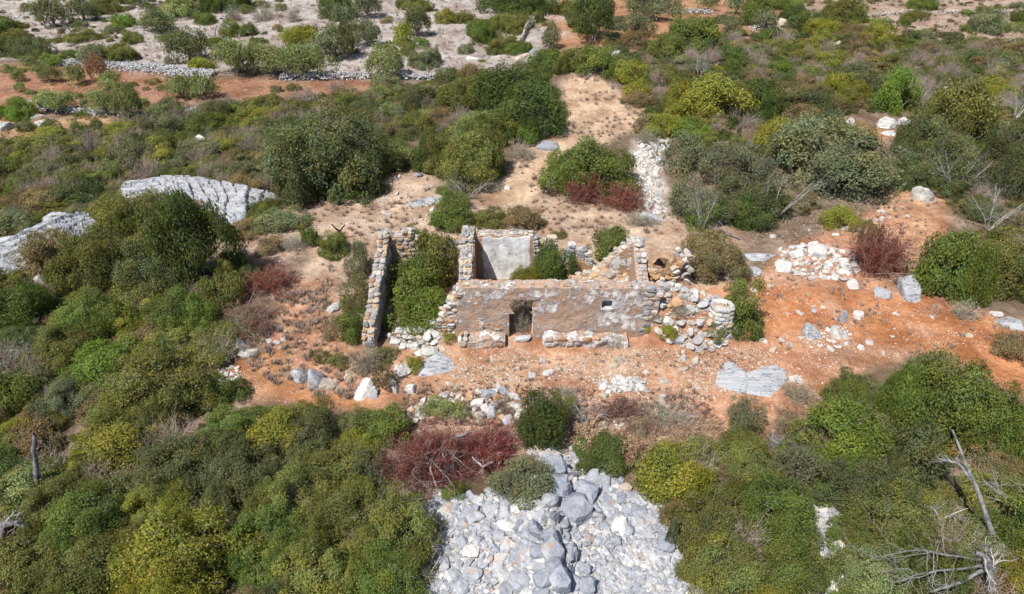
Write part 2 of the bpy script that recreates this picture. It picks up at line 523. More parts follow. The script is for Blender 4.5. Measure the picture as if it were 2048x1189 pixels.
def fit(bbox, hf):
    """a round thing standing on the ground: centre, rx, ry, height that fill a picture box"""
    x0, y0, x1, y1 = bbox
    xc = (x0 + x1) / 2
    p = P(xc, y1); s = PXs(p)
    r = (x1 - x0) / 2 / s
    th = math.atan2(CAM_H - p[2], math.hypot(p[0], p[1]))
    Hm = (y1 - y0) / s
    S, Co = math.sin(th), math.cos(th)
    lo, hi = .25 * r, 1.25 * r
    def tot(ry, h): return ry * S + math.hypot(ry * S, h * Co)
    h = hf * r
    if tot(hi, h) < Hm:                     # tall: grow the height
        ry = hi * .85; A = Hm - ry * S
        h = math.sqrt(max(A * A - (ry * S) ** 2, .01)) / Co
    elif tot(lo, h) > Hm:
        ry = lo; A = max(Hm - ry * S, ry * S * 1.02)
        h = max(math.sqrt(max(A * A - (ry * S) ** 2, .0)) / Co, .12 * r)
    else:
        for _ in range(24):
            ry = (lo + hi) / 2
            if tot(ry, h) > Hm: hi = ry
            else: lo = ry
    # shift so that the silhouette is centred on the column
    c = np.array([p[0], p[1] + ry, 0.0])
    c[0] = (xc - W0 / 2) / FPX * ((c[1]) * CP + (CAM_H - h * .4) * SP)
    c[2] = gz(c[0], c[1])
    return c, r, ry, h

def rock(bbox, col, label=None, hf=.7, kind='boulder', name='boulder', group=None, rz=None, sink=.25):
    c, r, ry, h = fit(bbox, hf)
    h = min(h, 1.15 * hf * r + .08)
    me = random.choice(BOULDER if kind == 'boulder' else BLOCK if kind == 'block' else OUTCROP)
    half = h / (1 - sink) / 1.0
    zc = half * (1 - 2 * sink) if False else h - half * .9
    a = random.choice((0.0, math.pi)) + random.uniform(-.2, .2) if rz is None else rz
    o = link(name, me, None, (c[0], c[1], c[2] + zc), (random.uniform(-.1, .1), random.uniform(-.1, .1), a), (r * 1.05, ry * 1.05, half), rc(col))
    if label: tag(o, label, "rock", group)
    return o

def child_rock(parent, pos, size, col, me=None, flat=.65, align=None, name='stone'):
    me = me or random.choice(BOULDER + BLOCK)
    a = random.uniform(0, 6.28) if align is None else align + random.uniform(-.12, .12)
    if np.isscalar(size):
        sc = (size * random.uniform(.85, 1.25), size * random.uniform(.65, 1.0), size * random.uniform(flat * .75, flat * 1.2))
    else: sc = size
    t = .35 if align is None else .08
    return link(name, me, parent, pos, (random.uniform(-t, t), random.uniform(-t, t), a), sc, rc(col))

def merged_stones(name, parent, pts, sizes, cols, sub=1, flat=.65, seed=1):
    """many small angular stones as one mesh"""
    r = np.random.default_rng(seed)
    D, Fc = ICO[sub]
    n = len(pts); k = len(D)
    sh = np.stack([polytope(900 + seed * 7 + j, sub, 9, False, .0)[0] * r.uniform(.62, 1.12, (k, 1)) for j in range(14)])
    V = sh[r.integers(0, 14, n)]                                      # n,k,3
    ang = r.uniform(0, 6.28, n); ca, sa = np.cos(ang)[:, None], np.sin(ang)[:, None]
    sz = np.asarray(sizes)[:, None, None] * np.stack([r.uniform(.8, 1.35, n), r.uniform(.6, 1.0, n), r.uniform(flat * .7, flat * 1.3, n)], -1)[:, None, :]
    V = V * sz
    tilt = r.uniform(-.4, .4, n)[:, None]
    y = V[..., 1] * np.cos(tilt) - V[..., 2] * np.sin(tilt); z = V[..., 1] * np.sin(tilt) + V[..., 2] * np.cos(tilt)
    X = V[..., 0] * ca - y * sa; Y = V[..., 0] * sa + y * ca
    V = np.stack([X, Y, z], -1) + np.asarray(pts)[:, None, :]
    Fa = (Fc[None] + (np.arange(n) * k)[:, None, None]).reshape(-1, 3)
    me = mesh_np(name, V.reshape(-1, 3), Fa, [M_GRIT])
    fc = np.repeat(np.asarray(cols), len(Fc), axis=0)
    attr(me, 'tint', 'FLOAT_COLOR', 'FACE', np.concatenate([fc, np.ones((len(fc), 1))], 1))
    return link(name, me, parent)

def sample_poly(poly, n, r=rng):
    xs = [p[0] for p in poly]; ys = [p[1] for p in poly]
    out = []
    tot = 0
    while tot < n:
        x = r.uniform(min(xs), max(xs), n * 3); y = r.uniform(min(ys), max(ys), n * 3)
        k = inpoly(x, y, poly); out.append(np.stack([x[k], y[k]], -1)); tot += int(k.sum())
    return np.concatenate(out)[:n]

# ------------------------------------------------------------------ tubes
def tubes(lines, sides=5):
    """lines: list of (points, radii) -> V, F (quads); lines of equal length are built together"""
    ang = np.arange(sides) / sides * 2 * math.pi
    ring = np.stack([np.cos(ang), np.sin(ang)], -1)
    by = {}
    for pts, rad in lines: by.setdefault(len(pts), []).append((pts, rad))
    Vs, Fs, base = [], [], 0
    for n, L in by.items():
        pts = np.array([np.asarray(a, float) for a, _ in L]); rad = np.array([np.asarray(b, float) for _, b in L])
        m = len(L)
        d = np.gradient(pts, axis=1); d /= np.linalg.norm(d, axis=2)[..., None] + 1e-9
        ref = np.where((np.abs(d[:, :1, 2:]) < .9), np.array([0, 0, 1.]), np.array([1., 0, 0]))
        ref = np.broadcast_to(ref, d.shape)
        u = np.cross(d, ref); u /= np.linalg.norm(u, axis=2)[..., None] + 1e-9
        w = np.cross(d, u)
        V = pts[:, :, None] + rad[:, :, None, None] * (ring[None, None, :, :1] * u[:, :, None] + ring[None, None, :, 1:] * w[:, :, None])
        Vs.append(V.reshape(-1, 3))
        i = np.arange(n - 1)[:, None] * sides; j = np.arange(sides)[None]; j2 = (j + 1) % sides
        f = np.stack([i + j, i + j2, i + sides + j2, i + sides + j], -1).reshape(-1, 4)
        Fs.append((f[None] + (np.arange(m) * n * sides)[:, None, None]).reshape(-1, 4) + base)
        base += m * n * sides
    return np.concatenate(Vs), np.concatenate(Fs)

def grow(r, p, d, L, rad, depth, lines, wig=.25, n=5, kids=(3, 5), up=0.0, shrink=.62, spread=.9):
    p = np.array(p, float); d = np.array(d, float); d /= np.linalg.norm(d)
    pts = [p.copy()]; 
    for i in range(n):
        d = d + r.normal(size=3) * wig + np.array([0, 0, up]); d /= np.linalg.norm(d)
        p = p + d * L / n; pts.append(p.copy())
    lines.append((pts, np.linspace(rad, rad * .45, n + 1)))
    if depth <= 0: return
    for _ in range(r.integers(*kids)):
        t = r.uniform(.3, 1.0); k = min(int(t * n), n - 1)
        q = pts[k] + (pts[k + 1] - pts[k]) * (t * n - k)
        dd = pts[k + 1] - pts[k]; dd = dd / np.linalg.norm(dd) + r.normal(size=3) * spread * .6
        grow(r, q, dd, L * shrink * r.uniform(.7, 1.15), rad * (1 - .5 * t) * .6, depth - 1, lines, wig, max(3, n - 1), kids, up, shrink, spread)

# ------------------------------------------------------------------ foliage shapes (unit dome: radius 1, height 1)
def crown(seed, leaf, K, form='dome', cover=2.4, stem_n=26, twig=3):
    r = np.random.default_rng(seed)
    # clump centres
    z = np.maximum(r.uniform(-.05 if form == 'dome' else .05, 1, K), 0) ** (.8 if form == 'dome' else .7)
    a = np.arange(K) * 2.39996 + r.uniform(-.5, .5, K)
    q = np.sqrt(np.maximum(0, 1 - np.clip(z, 0, 1) ** 2))
    D = np.stack([q * np.cos(a), q * np.sin(a), np.clip(z, 0, 1)], -1)
    lob = np.array([mn.noise(Vector(d * 1.9) + Vector((seed * 3.7, 0, 0))) for d in D])
    rad = np.clip(.76 + .50 * lob + r.uniform(-.14, .14, K), .36, 1.06)
    Cc = D * rad[:, None]
    cr = (2.0 / math.sqrt(K)) * r.uniform(.75, 1.3, K)
    if form == 'tree':
        Cc[:, 2] = .26 + Cc[:, 2] * .72
    if form == 'loose':
        cr *= .8
    # inner clumps
    Ki = K // 3
    Ci = r.normal(size=(Ki, 3)) * .3; Ci[:, 2] = np.abs(Ci[:, 2]) * .9 + (.35 if form == 'tree' else .12)
    Cc = np.concatenate([Cc, Ci]); cr = np.concatenate([cr, np.full(Ki, 1.5 / math.sqrt(K))])
    Kt = len(Cc)
    N = int(cover * 2 * math.pi / (.5 * leaf * leaf))
    wgt = cr ** 2; wgt[K:] *= .5
    ci = r.choice(Kt, N, p=wgt / wgt.sum())
    d = r.normal(size=(N, 3)); d /= np.linalg.norm(d, axis=1)[:, None]
    outw = Cc - np.array([0, 0, .15]); outw /= np.linalg.norm(outw, axis=1)[:, None] + 1e-9
    ow = outw[ci]
    dot = (d * ow).sum(1)
    d = np.where((dot < -.25)[:, None], d - 2 * dot[:, None] * ow, d)
    t = r.uniform(.45, 1.0, N) ** .6
    stray = r.uniform(0, 1, N) > .90
    t = np.where(stray, r.uniform(1.0, 1.6, N), t)
    pos = Cc[ci] + d * (cr[ci] * t)[:, None] * np.array([1, 1, .85])
    keep = pos[:, 2] > .015
    pos, d, ci, ow = pos[keep], d[keep], ci[keep], ow[keep]
    n = len(pos)
    nn = d * .55 + ow * .35 + np.array([0, 0, .25]) + r.normal(size=(n, 3)) * .55
    nn /= np.linalg.norm(nn, axis=1)[:, None]
    tv = r.normal(size=(n, 3)); u = np.cross(nn, tv); u /= np.linalg.norm(u, axis=1)[:, None] + 1e-9
    v = np.cross(nn, u)
    sz = leaf * r.uniform(.6, 1.25, n)[:, None]
    u *= sz * .72; v *= sz * .36
    V = np.stack([pos - u, pos + v + nn * sz * .08, pos + u, pos - v + nn * sz * .08], 1).reshape(-1, 3)
    Fq = np.arange(n * 4).reshape(-1, 4)
    me = mesh_np("foliage_shape", V, Fq, [M_LEAF])
    cv = r.uniform(.72, 1.25, Kt)[ci]; cy = r.uniform(-.16, .22, Kt)[ci]
    lv = r.uniform(.62, 1.32, n) * cv
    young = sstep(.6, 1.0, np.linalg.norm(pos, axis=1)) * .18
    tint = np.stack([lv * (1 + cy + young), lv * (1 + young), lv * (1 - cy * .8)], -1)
    dead = r.uniform(0, 1, n) > .975
    tint[dead] = np.array([1.9, 1.25, 1.1]) * r.uniform(.7, 1.2, dead.sum())[:, None]
    attr(me, 'tint', 'FLOAT_COLOR', 'FACE', np.concatenate([tint, np.ones((n, 1))], 1))
    # stems and twigs
    lines = []
    pick = r.choice(Kt, min(stem_n, Kt), replace=False)
    for k in pick:
        b = np.array([r.normal() * .05, r.normal() * .05, 0.0])
        e = Cc[k]
        m1 = b * .6 + e * .4 + np.array([0, 0, -.06]) + r.normal(size=3) * .05
        if form == 'tree': m1 = np.array([r.normal() * .04, r.normal() * .04, .24])
        w = .022 if form != 'tree' else .03
        m2 = (m1 + e) / 2 + r.normal(size=3) * .05
        lines.append(([b, m1, m2, e], [w * 1.5, w, w * .6, w * .25]))
    for k in r.choice(Kt, min(Kt, stem_n * 2), replace=False):
        for _ in range(twig):
            dd = outw[k] * .8 + r.normal(size=3) * .6; dd /= np.linalg.norm(dd)
            L = cr[k] * r.uniform(.8, 1.35)
            lines.append(([Cc[k], Cc[k] + dd * L * .55 + r.normal(size=3) * .02, Cc[k] + dd * L], [.006, .004, .0015]))
    V2, F2 = tubes(lines, 3)
    V2[:, 2] = np.maximum(V2[:, 2], -.02)
    st = mesh_np("stem_shape", V2, F2, [M_BARK], True)
    return me, st

def brush(seed, leaf, cover, tw_mat, n_tw=220, spiky=1.0, fade=1.0):
    """dead or dry bush: a tangle of twigs with withered leaves"""
    r = np.random.default_rng(seed)
    lines = []
    for _ in range(n_tw):
        a = r.uniform(0, 6.283); el = r.uniform(.1, 1.35)
        d = np.array([math.cos(a) * math.cos(el), math.sin(a) * math.cos(el), math.sin(el)])
        b = np.array([r.normal() * .28, r.normal() * .28, abs(r.normal()) * .12])
        L = r.uniform(.45, .95)
        side = r.normal(size=3) * .16
        pts = [b, b + d * L * .4 + side * .4, b + d * L * .75 + side, b + d * L + side * 1.6 + np.array([0, 0, -.1 * r.uniform(0, 1)])]
        lines.append((pts, np.array([.010, .0075, .005, .0025]) * r.uniform(.6, 1.3)))
        for _ in range(3):
            t = r.integers(1, 3); q = np.array(pts[t]); dd = d + r.normal(size=3) * .7; dd /= np.linalg.norm(dd)
            l2 = r.uniform(.12, .32) * spiky
            lines.append(([q, q + dd * l2 * .6, q + dd * l2 + r.normal(size=3) * .03], [.005, .0035, .0015]))
    V, Fq = tubes(lines, 3)
    V[:, 2] = np.maximum(V[:, 2], .0)
    st = mesh_np("twig_shape", V, Fq, [tw_mat])
    N = int(cover * 2 * math.pi / (.5 * leaf * leaf))
    li = r.integers(0, len(lines), N); tt = r.uniform(.35, 1, N)
    ends = np.array([l[0][-1] for l in lines]); beg = np.array([l[0][1] for l in lines])
    pos = beg[li] + (ends[li] - beg[li]) * tt[:, None] + r.normal(size=(N, 3)) * .05
    pos[:, 2] = np.maximum(pos[:, 2], .02)
    nn = r.normal(size=(N, 3)) + np.array([0, 0, .4]); nn /= np.linalg.norm(nn, axis=1)[:, None]
    u = np.cross(nn, r.normal(size=(N, 3))); u /= np.linalg.norm(u, axis=1)[:, None] + 1e-9
    v = np.cross(nn, u); sz = leaf * r.uniform(.6, 1.3, N)[:, None]
    V = np.stack([pos - u * sz * .8, pos + v * sz * .3, pos + u * sz * .8, pos - v * sz * .3], 1).reshape(-1, 3)
    me = mesh_np("withered_shape", V, np.arange(N * 4).reshape(-1, 4), [M_LEAF])
    lv = r.uniform(.5, 1.4, N); br = sstep(.42, .75, vn(pos[:, 0] * 3.2, pos[:, 1] * 3.2 + pos[:, 2] * 2, seed) + r.uniform(-.2, .2, N)) * fade
    attr(me, 'tint', 'FLOAT_COLOR', 'FACE', np.stack([lv * (1 + .25 * br), lv * (1 + 1.3 * br), lv * (1 + .9 * br), np.ones(N)], -1))
    return me, st

PRO = {}
def make_protos():
    for form, lod, n, leaf, K, cov, st, tw, sd in (
        ('dome', 3, 2, .0215, 170, 2.3, 60, 4, 10), ('dome', 2, 6, .032, 100, 2.3, 44, 4, 20), ('dome', 1, 5, .052, 56, 2.2, 28, 3, 30), ('dome', 0, 7, .090, 30, 2.2, 12, 2, 40),
        ('broad', 3, 2, .034, 60, 2.2, 40, 4, 15), ('broad', 2, 3, .048, 46, 2.2, 30, 4, 26),
        ('tree', 3, 2, .026, 150, 1.9, 60, 5, 50), ('tree', 2, 4, .036, 80, 1.7, 44, 4, 55), ('tree', 1, 4, .060, 44, 1.6, 26, 3, 60), ('tree', 0, 5, .100, 24, 1.6, 14, 2, 65),
        ('loose', 3, 2, .026, 120, 1.25, 70, 10, 70), ('loose', 2, 4, .034, 80, 1.2, 54, 9, 75), ('loose', 1, 4, .052, 44, 1.0, 32, 8, 80), ('loose', 0, 4, .092, 24, 1.1, 16, 5, 85)):
        for i in range(n): PRO[form, lod, i] = crown(sd + i, leaf, K, form, cov, st, tw)
    for i in range(2): PRO['tan', 1, i] = brush(110 + i, .060, 1.3, M_TWIG, 150, fade=.1)
    for i in range(4): PRO['dry', 1, i] = brush(90 + i, .040, .22, M_TWIG, 190)
    for i in range(3): PRO['red', 1, i] = brush(95 + i, .026, 1.3, M_REDTW, 200)
make_protos()
NPRO = {}
for k in PRO: NPRO[k[:2]] = max(NPRO.get(k[:2], 0), k[2] + 1)

COL = {'dg': (.055, .080, .024), 'mg': (.083, .110, .028), 'og': (.106, .114, .036), 'yg': (.145, .150, .030), 'gg': (.108, .120, .072),
       'bg': (.140, .112, .064), 'ag': (.130, .152, .066), 'sg': (.076, .088, .042), 'bt': (.092, .136, .028),
       'rd': (.145, .034, .027), 'rb': (.15, .080, .058), 'tn': (.31, .20, .135), 'gy': (.20, .17, .15)}
WORD = {'dg': 'dark green', 'mg': 'green', 'og': 'olive green', 'yg': 'yellow-green', 'gg': 'grey-green', 'bg': 'brownish green', 'ag': 'pale green',
        'sg': 'dusky green', 'bt': 'bright green'}
FOL = 1.3
PLABEL = []; PSHAPE = []
PLANTS = []      # x, y, r of everything planted

def plant(c, r, ry, h, form, col, name, label, group=None, cat=None, seed=None):
    rn = random.Random(seed if seed is not None else len(PLANTS) * 13 + 7)
    s = PXs(c) * r / 2               # radius in render pixels
    if form in ('dry', 'red', 'tan'): lod = 1
    elif form == 'broad': lod = 3 if s > 45 else 2
    else: lod = 3 if s > 62 else 2 if s > 30 else 1 if s > 13 else 0
    i = rn.randrange(NPRO[form, lod])
    fol, st = PRO[form, lod, i]
    a = rn.uniform(0, 6.28) if .8 < ry / r < 1.25 else rn.choice((0, math.pi)) + rn.uniform(-.25, .25)
    cc = np.array(COL[col]) * rn.uniform(.9, 1.1) * FOL
    PLANTS.append((c[0], c[1], (r + ry) / 2)); PLABEL.append(label); PSHAPE.append((c, r, ry, h, form, cc))
    if s < 11 and form not in ('dry', 'tree'):
        o = link(name, fol, None, (c[0], c[1], c[2] - .03), (0, 0, a), (r, ry, h), cc)
        return tag(o, label, cat or "shrub", group)
    e = empty(name, (c[0], c[1], c[2] - .03), a)
    tag(e, label, cat or "shrub", group)
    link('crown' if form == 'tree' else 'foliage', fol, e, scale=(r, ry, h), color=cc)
    link('trunk' if form == 'tree' else 'stems', st, e, scale=(r, ry, h))
    return e

FORM_HF = {'dome': .85, 'broad': .9, 'tree': 1.25, 'loose': 1.0, 'dry': .7, 'red': .5, 'tan': .6}
def pb(bbox, form, col, label, name=None, cat=None, group=None, hf=None):
    c, r, ry, h = fit(bbox, hf or FORM_HF[form])
    nm = name or {'dome': 'shrub', 'broad': 'shrub', 'tree': 'tree', 'loose': 'shrub', 'dry': 'dry_bush', 'red': 'dead_bush', 'tan': 'dead_bush'}[form]
    ct = cat or {'dome': 'shrub', 'broad': 'shrub', 'tree': 'tree', 'loose': 'shrub', 'dry': 'dry bush', 'red': 'dead bush', 'tan': 'dead bush'}[form]
    k = 1.0 if form in ('dome', 'loose', 'tree', 'broad') else 1.05
    if bbox[1] > 885 and form in ('dome', 'broad') and r > 1.0: h *= 1.25; k *= 1.1
    if col in ('bt', 'dg', 'yg') and form == 'dome' and r * PXs(c) > 34: form = 'broad'
    return plant(c, r * k, ry * k, h * k, form, col, nm, label, group, ct)

# ------------------------------------------------------------------ the ruined house
YF = 22.45            # outer face of the front wall
house = empty("ruined_house", (1.0, 24.0, 0))
tag(house, "roofless ruined stone farmhouse with peeling plaster front in the clearing", "ruin")
HM = Matrix.Translation((-1.0, -24.0, 0))
def hl(v): return (v[0] - 1.0, v[1] - 24.0, v[2])      # world -> house space

def slab(name, parent, x0, x1, y0, y1, prof, mats, holes=(), step=.06, seed=1, rough=.02, z0=-.15, off=None, ydir=False, keep=None, jag=.0):
    """a wall with uneven faces and a ragged top; prof(u) gives the top height along it. ydir: runs along y instead of x"""
    u0, u1 = (y0, y1) if ydir else (x0, x1)
    w0, w1 = (x0, x1) if ydir else (y0, y1)
    zt = max(prof(u) for u in np.linspace(u0, u1, 60)) + .1
    nu = max(2, int(round((u1 - u0) / step))); nz = max(2, int(round((zt - z0) / step)))
    U = np.linspace(u0, u1, nu + 1); Z = np.linspace(z0, zt, nz + 1)
    top = np.array([prof(u) for u in U]) + .07 * (fbm(U * 3.3, U * 0, seed, 3) - .5) + .03 * (vn(U * 11, U * 0, seed + 5) - .5) + jag * (vn(U * 1.9, U * 0, seed + 7) - .6)
    NO = np.stack([rough * 4 * (fbm(np.repeat(U * 2.1, nz + 1), np.tile(Z * 2.1 + s * 31, nu + 1), seed + 3, 4) - .5) for s in (0, 1)]).reshape(2, nu + 1, nz + 1)
    cell = np.zeros((nu, nz), bool)
    for i in range(nu):
        for j in range(nz):
            uc, zc = (U[i] + U[i + 1]) / 2, (Z[j] + Z[j + 1]) / 2
            if zc - step * .5 > min(top[i], top[i + 1]): continue
            if any(a < uc < b and c < zc < d for a, b, c, d in holes): continue
            cell[i, j] = True
    V = []; KE = []; vid = {}
    def vert(i, j, s):
        k = (i, j, s)
        if k not in vid:
            z = min(Z[j], top[i])
            w = w0 if s == 0 else w1
            n = float(NO[s, i, j])
            u = U[i]
            for a, b, c, d in holes:      # crisp openings
                if abs(u - a) < step * .6 and c - step < Z[j] < d + step: u = a
                if abs(u - b) < step * .6 and c - step < Z[j] < d + step: u = b
            p = (w + n, u, z) if ydir else (u, w + n, z)
            vid[k] = len(V); V.append(hl(p) if parent is house else p)
            KE.append(keep(u, z) if keep else 0.0)
        return vid[k]
    Fq = []
    for i in range(nu):
        for j in range(nz):
            if not cell[i, j]: continue
            Fq.append((vert(i, j, 0), vert(i + 1, j, 0), vert(i + 1, j + 1, 0), vert(i, j + 1, 0)))
            Fq.append((vert(i, j, 1), vert(i, j + 1, 1), vert(i + 1, j + 1, 1), vert(i + 1, j, 1)))
            def side(a, b): Fq.append((vert(*a, 0), vert(*a, 1), vert(*b, 1), vert(*b, 0)))
            if j == nz - 1 or not cell[i, j + 1]: side((i, j + 1), (i + 1, j + 1))
            if j == 0 or not cell[i, j - 1]: side((i + 1, j), (i, j))
            if i == 0 or not cell[i - 1, j]: side((i, j), (i, j + 1))
            if i == nu - 1 or not cell[i + 1, j]: side((i + 1, j + 1), (i + 1, j))
    me = mesh_np(name, V, Fq, mats)
    attr(me, 'keep', 'FLOAT', 'POINT', KE)
    return link(name, me, parent)

def hc(r, cols):
    return tuple(np.array(ROCK_COL[r.choice(cols)]) * r.uniform(.62, 1.0))

def courses(parent, u0, u1, fixed, prof, outward, ydir, cols, seed, zlo=0.0, size=.26, zmin=lambda u: 0.0, cover=1.0, depth=.10):
    """stones bedded in a wall face, course by course"""
    r = random.Random(seed)
    z = zlo + .08
    while z < 3.2:
        hgt = r.uniform(.62, 1.15) * size * .72
        u = u0 + r.uniform(0, size * .4)
        any_ = False
        while u < u1:
            L = r.uniform(.65, 1.6) * size
            uc = u + L / 2
            if uc < u1 and z + hgt * .4 < prof(uc) and z > zmin(uc):
                any_ = True
                if r.random() < cover:
                    o = outward * (r.uniform(-.02, .03) - depth * .72)
                    p = (fixed + o, uc, z + hgt / 2) if ydir else (uc, fixed + o, z + hgt / 2)
                    sc = (L * .53, depth * r.uniform(.9, 1.4), hgt * .56)
                    link('stone', r.choice(BLOCK), parent, hl(p), (r.uniform(-.06, .06), r.uniform(-.1, .1), (math.pi / 2 if ydir else 0) + r.uniform(-.1, .1)), sc, hc(r, cols))
            u += L + r.uniform(.0, .05)
        z += hgt + .02
        if not any_ and z > 2.9: break

def jagged(prof, jag, seed):
    return lambda u: prof(u) + jag * (float(vn(np.array([u * 1.9]), np.array([0.]), seed + 7)[0]) - .6)

def capping(parent, u0, u1, w0, w1, prof, ydir, cols, seed, size=.22, cover=1.0, across=2):
    """loose stones along a broken wall top"""
    r = random.Random(seed)
    u = u0
    while u < u1:
        L = r.uniform(.6, 1.4) * size
        for k in range(across):
            if r.random() > cover: continue
            w = w0 + (w1 - w0) * (k + .5) / across + r.uniform(-.05, .05)
            zz = prof(u + L / 2) + r.uniform(-.03, .05)
            p = (w, u + L / 2, zz) if ydir else (u + L / 2, w, zz)
            ww = (w1 - w0) / across
            link('stone', r.choice(BLOCK), parent, hl(p), (r.uniform(-.2, .2), r.uniform(-.2, .2), (math.pi / 2 if ydir else 0) + r.uniform(-.5, .5)),
                 (L * .58, ww * r.uniform(.42, .62), size * r.uniform(.20, .42)), hc(r, cols))
        u += L

lerp = lambda xs, ys: (lambda u: float(np.interp(u, xs, ys)))

# front wall with doorway and small window
DOOR = (-.12, .86, -1, 1.95); WIN = (3.64, 4.06, 1.50, 1.93)
pf = jagged(lerp([-2.25, -1.9, 0, 3, 5.4, 5.95], [2.38, 2.5, 2.54, 2.53, 2.50, 2.36]), .12, 3)
def keepf(u, z):
    k = .0
    k += .20 * math.exp(-((u - 1.25) / .45) ** 2 - ((z - 1.5) / .5) ** 2)          # white patch right of the door
    k += .22 * math.exp(-((u - 4.1) / .9) ** 2 - ((z - 1.5) / .8) ** 2)
    k += .16 * math.exp(-((u + .3) / .18) ** 2 - ((z - .9) / .6) ** 2)
    k += .22 * math.exp(-((u - 4.6) / .8) ** 2 - ((z - .9) / .35) ** 2)
    k += .14 * math.exp(-((z - 2.2) / .35) ** 2)
    k -= .16 * math.exp(-((u - 2.3) / 1.0) ** 2 - ((z - .7) / .5) ** 2)
    return k
front = slab('plastered_wall', house, -2.25, 5.95, YF, YF + .58, pf, [M_FRONT], (DOOR, WIN), .05, 3, .022, keep=keepf)
front['label'] = "plastered front wall with doorway and square window"
capping(front, -2.2, 5.5, YF + .05, YF + .55, lambda u: pf(u) - .02, False, ('c', 'o', 'c', 'w'), 8, .13, .42, 4)
courses(front, 5.25, 5.98, YF - .01, pf, -1, False, ('g', 'w', 'l', 'w'), 21, 0.1, .34, cover=.75)
courses(front, -2.3, -1.75, YF - .01, lambda u: 2.3, -1, False, ('c', 'w', 'o'), 22, 0.1, .2, zmin=lambda u: 1.9, cover=.5)
courses(front, 1.0, 3.4, YF + .015, lambda u: 1.05 + .3 * math.sin(u * 3), -1, False, ('o', 'c', 'o', 'n'), 23, 0.15, .17, cover=.30, depth=.035)
courses(front, -2.1, -.3, YF + .015, lambda u: .9 + .2 * math.sin(u * 4), -1, False, ('o', 'c', 'n'), 24, 0.15, .17, cover=.25, depth=.035)
courses(front, 1.6, 5.6, YF + .015, lambda u: 2.44, -1, False, ('n', 'c', 'o'), 25, 0.15, .16, zmin=lambda u: 2.15, cover=.22, depth=.035)
lint = slab('lintel', house, -.38, 1.12, YF - .012, YF + .56, lambda u: 2.12, [M_FRONT], (), .08, 31, .006, z0=1.952, keep=lambda u, z: .1)
sill = slab('window_sill', house, 3.58, 4.12, YF - .03, YF + .25, lambda u: 1.495, [M_FRONT], (), .06, 33, .012, z0=1.42, keep=lambda u, z: .2)
# jamb stones of the doorway
for k in range(7):
    link('stone', random.choice(BLOCK), front, hl((.93, YF + .28, .15 + k * .25)), (0, 0, random.uniform(-.1, .1)), (.09, .30, .125), rc(random.choice(('o', 'c', 'w'))))
# doorstep and the two masonry benches
thr = link('threshold', BLOCK[3], house, hl((.42, YF - .18, .10)), (0, 0, .06), (.36, .17, .12), rc('l'))
def bench(x0, x1, seed, keepv):
    b = slab('bench', house, x0, x1, 21.78, YF - .03, lambda u: .37 + .05 * math.sin(u * 3.1 + seed), [M_FRONT], (), .05, seed, .06, keep=lambda u, z: keepv + .08, jag=.22)
    courses(b, x0 + .02, x1, 21.77, lambda u: .38, -1, False, ('w', 'c', 'w', 'l', 'o'), seed + 1, -.02, .30, cover=.38, depth=.07)
    capping(b, x0, x1, 21.8, YF - .08, lambda u: .38, False, ('w', 'w', 'c', 'o'), seed + 2, .26, .18, 2)
    for zz in (.1, .28):
        link('stone', random.choice(BLOCK), b, hl((x0 + .02, 22.05, zz)), (0, 0, 1.57), (.2, .09, .1), rc('w'))
bench(-2.15, -.28, 41, -.05)
bench(1.32, 4.75, 47, .1)

# cross wall on the left of the main room: broken, seen end on
pcl = lerp([22.9, 23.4, 24.2, 25.2, 26.2, 27.4], [1.25, 1.55, 1.9, 2.25, 2.5, 2.62])
pcl = jagged(pcl, .3, 5)
cl = slab('rubble_wall', house, -2.24, -1.72, YF + .55, 27.42, pcl, [M_MORTAR], (), .08, 5, .03, ydir=True)
courses(cl, 23.0, 27.4, -2.25, pcl, -1, True, ('n', 'n', 'w', 'c'), 51, .9, .24, cover=.9)
capping(cl, 22.95, 27.4, -2.24, -1.74, pcl, True, ('n', 'n', 'l', 'g', 'w', 'c'), 52, .22, 1.0, 3)
pci = slab('plaster_coat', house, -1.722, -1.66, YF + .6, 26.95, lambda u: pcl(u) - .10, [M_INNER], (), .08, 6, .01, ydir=True, keep=lambda u, z: -.2)
# back wall: high at the left, broken down in the middle, rising again at the right corner
pbk = lerp([-2.2, -1.6, .9, 1.15, 1.4, 1.75, 2.1, 2.5, 3.1, 3.55, 3.9, 4.1, 4.6, 5.1, 5.45, 5.95], [2.6, 2.32, 2.30, 2.05, 1.55, 1.1, .95, .9, 1.1, .8, .45, .5, 1.05, 1.55, 1.9, 2.0])
bk = slab('rubble_wall', house, -2.24, 5.95, 26.96, 27.48, pbk, [M_MORTAR], (), .08, 7, .03)
def keepb(u, z): return (.35 if -1.35 < u < .8 else -.1) - .5 * math.exp(-((u + 1.62) / .13) ** 2) + (.14 if u > 4 else 0)
bkc = slab('plaster_coat', house, -1.66, 5.6, 26.905, 26.958, lambda u: pbk(u) - .07 - .05 * math.sin(u * 7), [M_INNER], (), .05, 8, .012, keep=keepb)
capping(bk, -2.2, 1.1, 27.0, 27.46, pbk, False, ('w', 'n', 'c', 'n'), 54, .18, .95, 3)
capping(bk, 1.1, 4.0, 27.0, 27.46, pbk, False, ('c', 'w', 'o', 'g', 'c'), 55, .30, .9, 2)
capping(bk, 4.0, 5.9, 27.0, 27.46, pbk, False, ('w', 'l', 'w'), 56, .22, .9, 2)
courses(bk, .95, 1.7, 26.9, pbk, -1, False, ('w', 'l'), 57, 1.0, .22, cover=.9)
